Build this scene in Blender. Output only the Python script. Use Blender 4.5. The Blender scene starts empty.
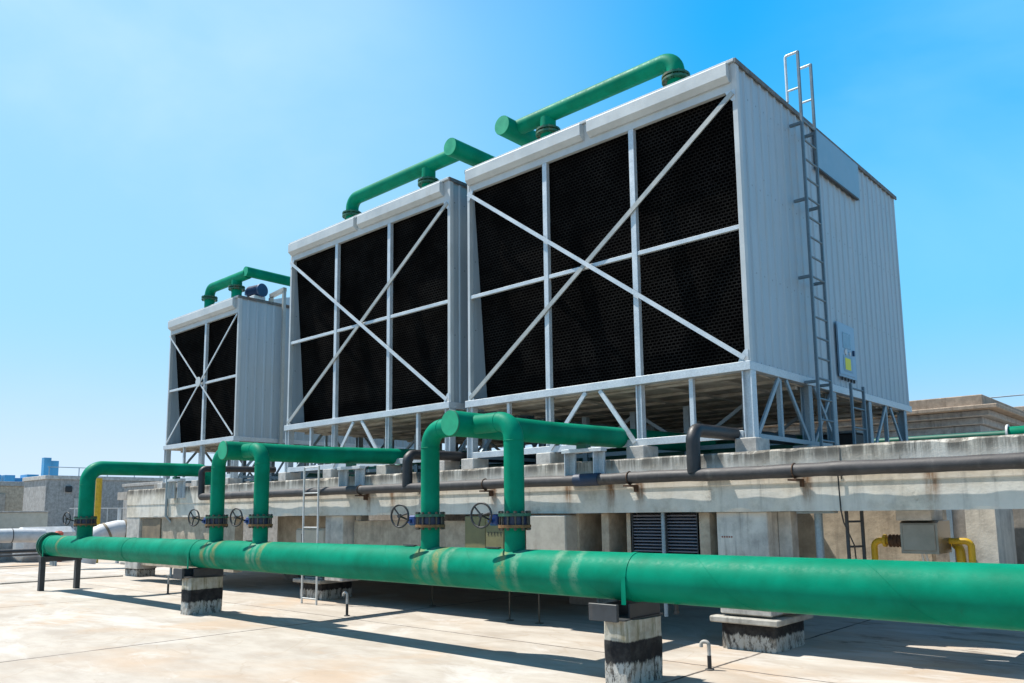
import bpy, bmesh, math, random
from mathutils import Vector, Matrix, noise
random.seed(7)
R = math.radians
scene = bpy.context.scene
COL = scene.collection

# ------------------------------------------------------------------ helpers
WORLD = {}          # world origin of every object built (no rotations are used)

class MB:
    """collects shapes in world coordinates, builds them as one mesh object"""
    def __init__(self): self.bm = bmesh.new()
    def face(self, pts, smooth=False):
        vs = [self.bm.verts.new(p) for p in pts]
        f = self.bm.faces.new(vs); f.smooth = smooth; return f
    def box(self, x0, x1, y0, y1, z0, z1, bev=0.0):
        b = bmesh.new()
        r = bmesh.ops.create_cube(b, size=1)
        for v in b.verts:
            v.co = Vector(((x0+x1)/2 + v.co.x*(x1-x0), (y0+y1)/2 + v.co.y*(y1-y0), (z0+z1)/2 + v.co.z*(z1-z0)))
        if bev > 0:
            bmesh.ops.bevel(b, geom=list(b.edges), offset=bev, segments=1, affect='EDGES', clamp_overlap=True)
        self.merge(b); return self
    def merge(self, b):
        m = {}
        for v in b.verts: m[v] = self.bm.verts.new(v.co)
        for f in b.faces:
            try:
                g = self.bm.faces.new([m[v] for v in f.verts]); g.smooth = f.smooth
            except ValueError: pass
        b.free()
    def bar(self, p0, p1, w, h=None, up=(0, 0, 1)):
        """rectangular bar from p0 to p1; w across, h along 'up'"""
        h = h or w
        p0 = Vector(p0); p1 = Vector(p1); d = (p1-p0).normalized(); up = Vector(up)
        if abs(d.dot(up)) > 0.98: up = Vector((0, 1, 0))
        s = d.cross(up).normalized(); u = s.cross(d).normalized()
        q = [s*w/2+u*h/2, -s*w/2+u*h/2, -s*w/2-u*h/2, s*w/2-u*h/2]
        a = [self.bm.verts.new(p0+k) for k in q]; b = [self.bm.verts.new(p1+k) for k in q]
        for i in range(4):
            j = (i+1) % 4
            self.bm.faces.new((a[i], b[i], b[j], a[j]))
        self.bm.faces.new(a); self.bm.faces.new(b[::-1]); return self
    def tube(self, pts, r, seg=24, cap=True, rfun=None):
        pts = [Vector(p) for p in pts]
        n = len(pts); d = [(pts[min(i+1, n-1)]-pts[max(i-1, 0)]).normalized() for i in range(n)]
        up = Vector((0, 0, 1))
        if abs(d[0].dot(up)) > 0.95: up = Vector((0, 1, 0))
        s = d[0].cross(up).normalized(); rings = []
        for i in range(n):
            if i: s = (d[i-1].rotation_difference(d[i]) @ s)
            s = (s - d[i]*s.dot(d[i])).normalized(); t = d[i].cross(s)
            rr = rfun(i) if rfun else r
            rings.append([self.bm.verts.new(pts[i] + (s*math.cos(a)+t*math.sin(a))*rr)
                          for a in [2*math.pi*k/seg for k in range(seg)]])
        for i in range(n-1):
            for k in range(seg):
                j = (k+1) % seg
                f = self.bm.faces.new((rings[i][k], rings[i][j], rings[i+1][j], rings[i+1][k])); f.smooth = True
        if cap:
            # separate cap vertices keep a crisp rim
            for ring, rev in ((rings[0], True), (rings[-1], False)):
                vs = [self.bm.verts.new(v.co) for v in ring]
                self.bm.faces.new(vs[::-1] if rev else vs)
        return self
    def disc(self, c, axis, r, t, seg=28):
        c = Vector(c); a = Vector(axis).normalized()
        return self.tube([c-a*t/2, c+a*t/2], r, seg)
    def torus(self, c, axis, R_, r, seg=32, ms=8):
        c = Vector(c); a = Vector(axis).normalized()
        s = a.orthogonal().normalized(); t = a.cross(s); rings = []
        for i in range(seg):
            th = 2*math.pi*i/seg; d = s*math.cos(th)+t*math.sin(th)
            rings.append([self.bm.verts.new(c+d*(R_+r*math.cos(p))+a*r*math.sin(p)) for p in [2*math.pi*k/ms for k in range(ms)]])
        for i in range(seg):
            for k in range(ms):
                f = self.bm.faces.new((rings[i][k], rings[(i+1) % seg][k], rings[(i+1) % seg][(k+1) % ms], rings[i][(k+1) % ms])); f.smooth = True
        return self
    def prism(self, poly, axis, a0, a1):
        """extrude a closed polygon along axis 'x','y' or 'z'. poly: (y,z) / (x,z) / (x,y)"""
        def P(p, a):
            return {'x': (a, p[0], p[1]), 'y': (p[0], a, p[1]), 'z': (p[0], p[1], a)}[axis]
        A = [self.bm.verts.new(P(p, a0)) for p in poly]; B = [self.bm.verts.new(P(p, a1)) for p in poly]
        n = len(poly)
        for i in range(n):
            j = (i+1) % n
            self.bm.faces.new((A[i], A[j], B[j], B[i]))
        self.bm.faces.new(A[::-1]); self.bm.faces.new(B); return self
    def sub(self, cuts=3, amp=0.0, scale=1.0):
        bmesh.ops.subdivide_edges(self.bm, edges=list(self.bm.edges), cuts=cuts, use_grid_fill=True)
        for v in self.bm.verts:
            v.co += noise.noise_vector(v.co*scale)*amp
        return self
    def build(self, name, mat, parent=None, origin=None):
        bmesh.ops.recalc_face_normals(self.bm, faces=list(self.bm.faces))
        me = bpy.data.meshes.new(name)
        if parent is not None and origin is None: origin = WORLD[parent.name]
        if origin is None:
            co = [v.co for v in self.bm.verts]
            origin = Vector(((min(c.x for c in co)+max(c.x for c in co))/2, (min(c.y for c in co)+max(c.y for c in co))/2, min(c.z for c in co)))
        o = Vector(origin)
        for v in self.bm.verts: v.co -= o
        self.bm.to_mesh(me); self.bm.free()
        me.materials.append(mat)
        ob = bpy.data.objects.new(name, me); COL.objects.link(ob)
        if parent is not None:
            ob.parent = parent; ob.location = o - WORLD[parent.name]
        else: ob.location = o
        WORLD[ob.name] = o
        return ob

def tag(o, label=None, cat=None, group=None, kind=None):
    if label: o['label'] = label
    if cat: o['category'] = cat
    if group: o['group'] = group
    if kind: o['kind'] = kind
    return o
def thing(name, loc, label, cat, group=None):
    o = bpy.data.objects.new(name, None); COL.objects.link(o); o.location = loc
    o.empty_display_size = 0.2
    WORLD[o.name] = Vector(loc)
    return tag(o, label, cat, group)
def copy_tree(src, delta, label):
    """copy of a thing, its parts and sub-parts, moved by delta"""
    def cp(o, par):
        c = o.copy(); COL.objects.link(c); c.parent = par
        for ch in list(o.children): cp(ch, c)
        return c
    c = cp(src, None); c.location = Vector(src.location)+Vector(delta); c['label'] = label
    WORLD[c.name] = Vector(c.location)
    return c
def fillet(pts, rad, n=8):
    pts = [Vector(p) for p in pts]; out = [pts[0]]
    for i in range(1, len(pts)-1):
        a = (pts[i-1]-pts[i]); b = (pts[i+1]-pts[i]); la, lb = a.length, b.length
        a.normalize(); b.normalize()
        ang = a.angle(b); t = min(rad/math.tan(ang/2), la*0.98, lb*0.98); rr = t*math.tan(ang/2)
        c = pts[i] + (a+b).normalized()*(rr/math.sin(ang/2))
        v0 = pts[i]+a*t-c; v1 = pts[i]+b*t-c
        e0 = v0.normalized(); e1 = v1.normalized(); th = e0.angle(e1); r_ = v0.length
        for k in range(n+1):
            q = k/n
            if th < 1e-4: out.append(c+v0); continue
            out.append(c + (e0*math.sin((1-q)*th)+e1*math.sin(q*th))*(r_/math.sin(th)))
    out.append(pts[-1]); return out

# ------------------------------------------------------------------ materials
class NT:
    def __init__(self, name):
        self.m = bpy.data.materials.new(name); self.m.use_nodes = True
        self.t = self.m.node_tree; self.t.nodes.clear()
        self.out = self.t.nodes.new('ShaderNodeOutputMaterial')
        self.b = self.t.nodes.new('ShaderNodeBsdfPrincipled')
        self.t.links.new(self.b.outputs[0], self.out.inputs[0])
        self.co = self.t.nodes.new('ShaderNodeTexCoord')
        self.geo = self.t.nodes.new('ShaderNodeNewGeometry')
    def link(self, a, b): self.t.links.new(a, b)
    def setin(self, sock, v):
        if hasattr(v, 'is_output'): self.link(v, sock)
        elif isinstance(v, (tuple, list)) and len(v) == 3 and sock.type == 'RGBA': sock.default_value = (*v, 1)
        else: sock.default_value = v
    def mapping(self, scale=(1, 1, 1), vec=None):
        n = self.t.nodes.new('ShaderNodeMapping'); self.link(vec or self.geo.outputs['Position'], n.inputs[0])
        n.inputs['Scale'].default_value = scale; return n.outputs[0]
    def noise(self, scale=5, detail=6, rough=0.6, vec=None, dist=0.0):
        n = self.t.nodes.new('ShaderNodeTexNoise'); self.link(vec or self.geo.outputs['Position'], n.inputs['Vector'])
        n.inputs['Scale'].default_value = scale; n.inputs['Detail'].default_value = detail
        n.inputs['Roughness'].default_value = rough; n.inputs['Distortion'].default_value = dist
        return n.outputs['Fac']
    def ramp(self, fac, a, b, lo=0.0, hi=1.0):
        n = self.t.nodes.new('ShaderNodeMapRange'); self.setin(n.inputs[0], fac)
        n.inputs[1].default_value = a; n.inputs[2].default_value = b; n.inputs[3].default_value = lo; n.inputs[4].default_value = hi
        n.interpolation_type = 'SMOOTHSTEP'
        return n.outputs[0]
    def mix(self, fac, a, b, mode='MIX'):
        n = self.t.nodes.new('ShaderNodeMix'); n.data_type = 'RGBA'; n.blend_type = mode
        self.setin(n.inputs[0], fac); self.setin(n.inputs[6], a); self.setin(n.inputs[7], b)
        return n.outputs[2]
    def math(self, op, a, b=None, c=None):
        n = self.t.nodes.new('ShaderNodeMath'); n.operation = op
        self.setin(n.inputs[0], a)
        if b is not None: self.setin(n.inputs[1], b)
        if c is not None: self.setin(n.inputs[2], c)
        return n.outputs[0]
    def xyz(self, vec=None):
        n = self.t.nodes.new('ShaderNodeSeparateXYZ'); self.link(vec or self.geo.outputs['Position'], n.inputs[0]); return n.outputs
    def bump(self, h, strength=0.3, dist=0.01):
        n = self.t.nodes.new('ShaderNodeBump'); n.inputs['Strength'].default_value = strength; n.inputs['Distance'].default_value = dist
        self.link(h, n.inputs['Height']); self.link(n.outputs[0], self.b.inputs['Normal'])
    def done(self, col, rough=0.6, metal=0.0, spec=0.5):
        col = self.mix(1.0, col, (0.84, 0.84, 0.84), 'MULTIPLY')      # keeps base colours at real-world values
        self.setin(self.b.inputs['Base Color'], col); self.setin(self.b.inputs['Roughness'], rough)
        self.setin(self.b.inputs['Metallic'], metal); self.b.inputs['Specular IOR Level'].default_value = spec
        return self.m

def plain(name, col, rough=0.6, metal=0.0, var=0.25, scale=6, bump=0.1, dirt=None, dirt_amt=0.5):
    n = NT(name)
    a = n.noise(scale, 6, 0.65)
    c = n.mix(n.ramp(a, 0.3, 0.7), tuple(k*(1-var) for k in col), tuple(min(1, k*(1+var*0.6)) for k in col))
    if dirt:
        s = n.noise(3.0, 7, 0.7, n.mapping((1.6, 1.6, 0.35)))
        c = n.mix(n.ramp(s, 0.52, 0.75, 0, dirt_amt), c, dirt)
    n.bump(n.noise(scale*9, 3, 0.6), bump, 0.004)
    return n.done(c, n.ramp(a, 0.2, 0.8, rough-0.08, rough+0.1), metal)

def green_paint(name, bands=()):
    n = NT(name)
    a = n.noise(2.3, 6, 0.6); b = n.noise(22, 5, 0.7)
    c = n.mix(n.ramp(a, 0.3, 0.7), (0.0, 0.175, 0.095), (0.0, 0.25, 0.145))
    # faded, chalky paint in soft patches
    c = n.mix(n.ramp(n.math('MULTIPLY', a, b), 0.34, 0.46, 0, 0.22), c, (0.01, 0.30, 0.20))
    # scuffs where the primer shows
    sc = n.noise(9, 8, 0.75, n.mapping((1, 2.5, 1)))
    c = n.mix(n.ramp(sc, 0.70, 0.76, 0, 0.6), c, (0.22, 0.21, 0.12))
    X, Y, Z = n.xyz()
    for (x, w, s, colr) in bands:                     # worn bands round the pipe at its welds
        wob = n.math('ADD', X, n.math('MULTIPLY', n.math('SUBTRACT', n.noise(5, 6, 0.7), 0.5), 0.16))
        d = n.math('ABSOLUTE', n.math('SUBTRACT', wob, x))
        f = n.ramp(d, w*0.15, w*1.25, s, 0.0)
        f = n.math('MULTIPLY', f, n.ramp(n.noise(9, 9, 0.82), 0.34, 0.60, 0.0, 1.0))
        f = n.math('MULTIPLY', f, n.ramp(Z, 0.80, 0.98, 0.35, 1.0))
        c = n.mix(f, c, colr)
    ch = n.noise(26, 8, 0.8)
    c = n.mix(n.ramp(ch, 0.70, 0.73, 0, 0.8), c, (0.05, 0.07, 0.045))
    dr = n.noise(5.0, 8, 0.75, n.mapping((2.4, 2.4, 0.35)))
    c = n.mix(n.ramp(dr, 0.58, 0.74, 0, 0.4), c, (0.02, 0.13, 0.075))
    n.bump(n.math('ADD', n.noise(60, 4, 0.6), n.math('MULTIPLY', a, 1.5)), 0.16, 0.004)
    return n.done(c, n.ramp(b, 0.3, 0.7, 0.44, 0.60), spec=0.07)

def galv(name, col=(0.50, 0.53, 0.55), var=0.16, rough=0.45, rust=0.25):
    n = NT(name)
    v = n.t.nodes.new('ShaderNodeTexVoronoi'); v.inputs['Scale'].default_value = 45; n.link(n.geo.outputs['Position'], v.inputs['Vector'])
    a = n.noise(3, 6, 0.65)
    f = n.math('ADD', n.math('MULTIPLY', v.outputs['Distance'], 0.35), n.math('MULTIPLY', a, 0.65))
    c = n.mix(n.ramp(f, 0.2, 0.75), tuple(k*(1-var) for k in col), tuple(min(1, k*(1+var)) for k in col))
    r = n.noise(7, 8, 0.75)
    c = n.mix(n.ramp(r, 0.66, 0.76, 0, rust), c, (0.20, 0.10, 0.04))
    n.bump(n.noise(40, 3, 0.6), 0.06, 0.003)
    return n.done(c, n.ramp(a, 0.3, 0.7, rough-0.08, rough+0.12), 0.25)

def cladding(name, col):
    n = NT(name)
    X, Y, Z = n.xyz()
    st = n.noise(3.5, 7, 0.7, n.mapping((3.0, 3.0, 0.16)))          # long vertical weather streaks
    bl = n.noise(1.1, 5, 0.6)
    c = n.mix(n.ramp(st, 0.3, 0.72), tuple(k*0.88 for k in col), tuple(min(1, k*1.06) for k in col))
    c = n.mix(n.ramp(bl, 0.45, 0.75, 0, 0.2), c, (0.40, 0.40, 0.37))
    sp = n.noise(28, 4, 0.5)
    c = n.mix(n.ramp(sp, 0.69, 0.73, 0, 0.6), c, (0.22, 0.19, 0.16))
    py = n.math('PINGPONG', Y, 0.1225); pz = n.math('PINGPONG', n.math('ADD', Z, 0.2), 0.62)          # rows of sheet screws
    rr = n.math('SQRT', n.math('ADD', n.math('MULTIPLY', py, py), n.math('MULTIPLY', pz, pz)))
    c = n.mix(n.ramp(rr, 0.010, 0.016, 0.75, 0.0), c, (0.12, 0.12, 0.12))
    lap = n.ramp(n.math('PINGPONG', n.math('ADD', Y, 0.31), 0.49), 0.003, 0.007, 0.35, 0.0)
    c = n.mix(lap, c, (0.18, 0.19, 0.20))
    n.bump(n.noise(1.6, 3, 0.5), 0.25, 0.02)
    return n.done(c, n.ramp(st, 0.3, 0.7, 0.38, 0.55), 0.15)

def concrete(name, base=(0.42, 0.40, 0.36), stain=(0.10, 0.095, 0.085), amt=0.7, streak=1.0, white=0.0, top=None, rust=0.15, drips=()):
    n = NT(name)
    X, Y, Z = n.xyz()
    big = n.noise(0.9, 6, 0.65); mid = n.noise(5, 8, 0.7); fine = n.noise(38, 5, 0.7)
    c = n.mix(n.ramp(mid, 0.3, 0.7), tuple(k*0.68 for k in base), tuple(min(1, k*1.15) for k in base))
    if white: c = n.mix(n.ramp(big, 0.40, 0.60, 0, white), c, (0.78, 0.74, 0.66))
    s = n.noise(4.2, 8, 0.75, n.mapping((1.7, 1.7, 0.12)))
    f = n.ramp(s, 0.50, 0.72, 0, amt*streak)
    if top is not None:                                  # darker run-off stains start at the upper edge
        f = n.math('MULTIPLY', f, n.ramp(Z, top-0.65, top-0.05, 0.30, 1.0))
        f = n.math('MAXIMUM', f, n.math('MULTIPLY', n.ramp(s, 0.34, 0.56, 0.12, amt*0.85), n.ramp(Z, top-0.24, top-0.06, 0.0, 1.0)))
    c = n.mix(f, c, stain)
    c = n.mix(n.ramp(n.noise(2.2, 8, 0.75), 0.56, 0.70, 0, amt*0.55), c, (0.24, 0.205, 0.16))
    c = n.mix(n.ramp(n.noise(3.1, 7, 0.72, n.mapping((2.2, 2.2, 0.10))), 0.64, 0.76, 0, rust), c, (0.34, 0.19, 0.07))
    for x in drips:
        wob = n.math('ADD', X, n.math('MULTIPLY', n.math('SUBTRACT', n.noise(6, 6, 0.7, n.mapping((1, 1, 0.4))), 0.5), 0.12))
        q = n.ramp(n.math('ABSOLUTE', n.math('SUBTRACT', wob, x)), 0.01, 0.10, 1.0, 0.0)
        q = n.math('MULTIPLY', q, n.ramp(n.noise(9, 8, 0.8, n.mapping((2, 2, 0.25))), 0.30, 0.58, 0.1, 0.9))
        q = n.math('MULTIPLY', q, n.ramp(Z, 1.60, 1.86, 0.25, 1.0)); q = n.math('MULTIPLY', q, n.ramp(Z, 1.93, 1.97, 1.0, 0.0))
        c = n.mix(q, c, (0.20, 0.085, 0.022))
    c = n.mix(n.ramp(fine, 0.62, 0.78, 0, 0.35), c, (0.16, 0.15, 0.13))
    h = n.math('ADD', n.math('MULTIPLY', mid, 0.7), n.math('MULTIPLY', fine, 0.3))
    n.bump(h, 0.45, 0.02)
    return n.done(c, 0.88, spec=0.3)

def banded_concrete(name, z1, z2, z0=-1.0):
    """bare mossy concrete over a black painted band over flaking white paint"""
    n = NT(name)
    X, Y, Z = n.xyz()
    mid = n.noise(6, 8, 0.7); s = n.noise(6, 8, 0.75, n.mapping((2.2, 2.2, 0.22))); fine = n.noise(45, 5, 0.7)
    bare = n.mix(n.ramp(mid, 0.3, 0.7), (0.34, 0.31, 0.24), (0.56, 0.53, 0.45))
    bare = n.mix(n.ramp(s, 0.46, 0.66, 0, 0.75), bare, (0.15, 0.13, 0.05))
    black = n.mix(n.ramp(mid, 0.4, 0.7), (0.012, 0.012, 0.014), (0.05, 0.048, 0.045))
    flake = n.ramp(n.noise(11, 9, 0.8, n.mapping((1.6, 1.6, 0.55))), 0.49, 0.55)
    wht = n.mix(flake, (0.52, 0.50, 0.45), n.mix(n.ramp(mid, 0.4, 0.6), (0.05, 0.05, 0.05), (0.24, 0.21, 0.17)))
    wht = n.mix(n.ramp(s, 0.50, 0.68, 0, 0.7), wht, (0.30, 0.25, 0.18))
    zz = n.math('ADD', Z, n.math('MULTIPLY', n.math('SUBTRACT', n.noise(9, 7, 0.8), 0.5), 0.05))
    zr = n.math('ADD', Z, n.math('MULTIPLY', n.math('SUBTRACT', n.noise(16, 8, 0.85, n.mapping((1, 1, 0.15))), 0.5), 0.22))
    c = n.mix(n.ramp(zr, z1-0.012, z1+0.012), wht, black)
    c = n.mix(n.ramp(zz, z2-0.008, z2+0.008), c, bare)
    n.bump(n.math('ADD', n.math('MULTIPLY', mid, 0.6), n.math('MULTIPLY', fine, 0.4)), 0.5, 0.02)
    return n.done(c, 0.85, spec=0.3)

def roof_floor_mat():
    n = NT('roof_screed')
    X, Y, Z = n.xyz()
    big = n.noise(0.35, 6, 0.6, dist=0.6); mid = n.noise(1.7, 8, 0.68, n.mapping((0.6, 1.3, 1))); fine = n.noise(30, 6, 0.7)
    c = n.mix(n.ramp(mid, 0.3, 0.7), (0.385, 0.335, 0.28), (0.51, 0.465, 0.405))
    c = n.mix(n.ramp(big, 0.48, 0.68, 0, 0.55), c, (0.48, 0.335, 0.215))
    c = n.mix(n.ramp(n.noise(0.8, 7, 0.7, n.mapping((0.5, 1.6, 1))), 0.56, 0.72, 0, 0.45), c, (0.48, 0.32, 0.19))
    c = n.mix(n.ramp(n.noise(0.55, 7, 0.72, n.mapping((0.6, 1.2, 1)), 1.0), 0.50, 0.62, 0, 0.55), c, (0.60, 0.575, 0.54))
    ring = n.math('ABSOLUTE', n.math('SUBTRACT', n.noise(0.6, 3, 0.5, dist=0.8), 0.52))
    c = n.mix(n.ramp(ring, 0.0, 0.010, 0.25, 0.0), c, (0.33, 0.25, 0.17))
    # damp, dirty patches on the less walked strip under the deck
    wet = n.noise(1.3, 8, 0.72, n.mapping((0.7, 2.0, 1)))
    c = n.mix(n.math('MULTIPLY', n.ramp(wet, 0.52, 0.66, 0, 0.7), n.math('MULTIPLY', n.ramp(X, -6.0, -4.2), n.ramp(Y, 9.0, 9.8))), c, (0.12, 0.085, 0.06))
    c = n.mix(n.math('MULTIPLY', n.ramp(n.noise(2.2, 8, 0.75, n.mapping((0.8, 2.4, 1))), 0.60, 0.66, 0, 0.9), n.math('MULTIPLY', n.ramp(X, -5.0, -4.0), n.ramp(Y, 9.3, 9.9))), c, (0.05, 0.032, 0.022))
    c = n.mix(n.ramp(n.noise(11, 9, 0.85), 0.64, 0.74, 0, 0.6), c, (0.24, 0.20, 0.16))
    # sealed joints between the cast bays
    wob = n.math('MULTIPLY', n.math('SUBTRACT', n.noise(3, 5, 0.7), 0.5), 0.06)
    jm = None
    def line(sock, v0, period, w):
        t = n.math('ADD', sock, wob)
        t = n.math('SUBTRACT', t, v0)
        t = n.math('PINGPONG', t, period/2)
        return n.ramp(t, w*0.4, w, 1.0, 0.0)
    jx = line(X, -4.20, 6.28, 0.026); jy = line(Y, 7.66, 6.3, 0.018)
    j = n.math('MULTIPLY', n.math('MAXIMUM', jx, jy), n.ramp(n.noise(1.1, 6, 0.7), 0.30, 0.50, 0.35, 1.0))
    gr = n.noise(90, 4, 0.8)
    c = n.mix(n.ramp(gr, 0.56, 0.72, 0, 0.28), c, (0.27, 0.23, 0.19))
    c = n.mix(j, c, (0.07, 0.06, 0.055))
    n.bump(n.math('SUBTRACT', n.math('ADD', n.math('MULTIPLY', mid, 0.5), n.math('MULTIPLY', fine, 0.25)), n.math('MULTIPLY', j, 0.5)), 0.35, 0.012)
    return n.done(c, n.ramp(mid, 0.3, 0.7, 0.72, 0.9), spec=0.3)

def fill_mat():
    n = NT('black_pvc_fill')
    X, Y, Z = n.xyz()
    cmb = n.t.nodes.new('ShaderNodeCombineXYZ'); n.link(X, cmb.inputs[0]); n.link(Z, cmb.inputs[1])
    wv = n.mapping((1, 1, 1), cmb.outputs[0])
    br = n.t.nodes.new('ShaderNodeTexBrick'); n.link(wv, br.inputs['Vector'])
    br.inputs['Scale'].default_value = 1.0; br.inputs['Brick Width'].default_value = 0.070; br.inputs['Row Height'].default_value = 0.046
    br.inputs['Mortar Size'].default_value = 0.011; br.inputs['Mortar Smooth'].default_value = 0.7; br.inputs['Bias'].default_value = -0.3
    br.inputs['Color1'].default_value = (0.0004, 0.0004, 0.0005, 1); br.inputs['Color2'].default_value = (0.0022, 0.0022, 0.0024, 1)
    br.inputs['Mortar'].default_value = (0.021, 0.020, 0.019, 1)
    big = n.noise(1.4, 6, 0.7, cmb.outputs[0]); tiny = n.noise(24, 3, 0.6, cmb.outputs[0])
    c = n.mix(n.ramp(big, 0.35, 0.65, 0.55, 0.0), br.outputs['Color'], (0.0012, 0.0012, 0.0014))
    c = n.mix(n.math('MULTIPLY', n.ramp(tiny, 0.58, 0.70, 0, 0.35), n.ramp(big, 0.35, 0.6)), c, (0.06, 0.056, 0.05))
    n.bump(n.math('ADD', br.outputs['Fac'], n.math('MULTIPLY', tiny, 0.6)), 0.5, 0.012)
    return n.done(c, 0.9, spec=0.0)

def basin_mat():
    n = NT('weathered_basin')
    a = n.noise(2.0, 7, 0.7); s = n.noise(3, 8, 0.7, n.mapping((0.4, 2.5, 1)))
    c = n.mix(n.ramp(a, 0.3, 0.7), (0.28, 0.25, 0.20), (0.48, 0.45, 0.39))
    c = n.mix(n.ramp(s, 0.52, 0.70, 0, 0.6), c, (0.12, 0.09, 0.06))
    n.bump(s, 0.5, 0.05)
    return n.done(c, 0.8)

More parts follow.
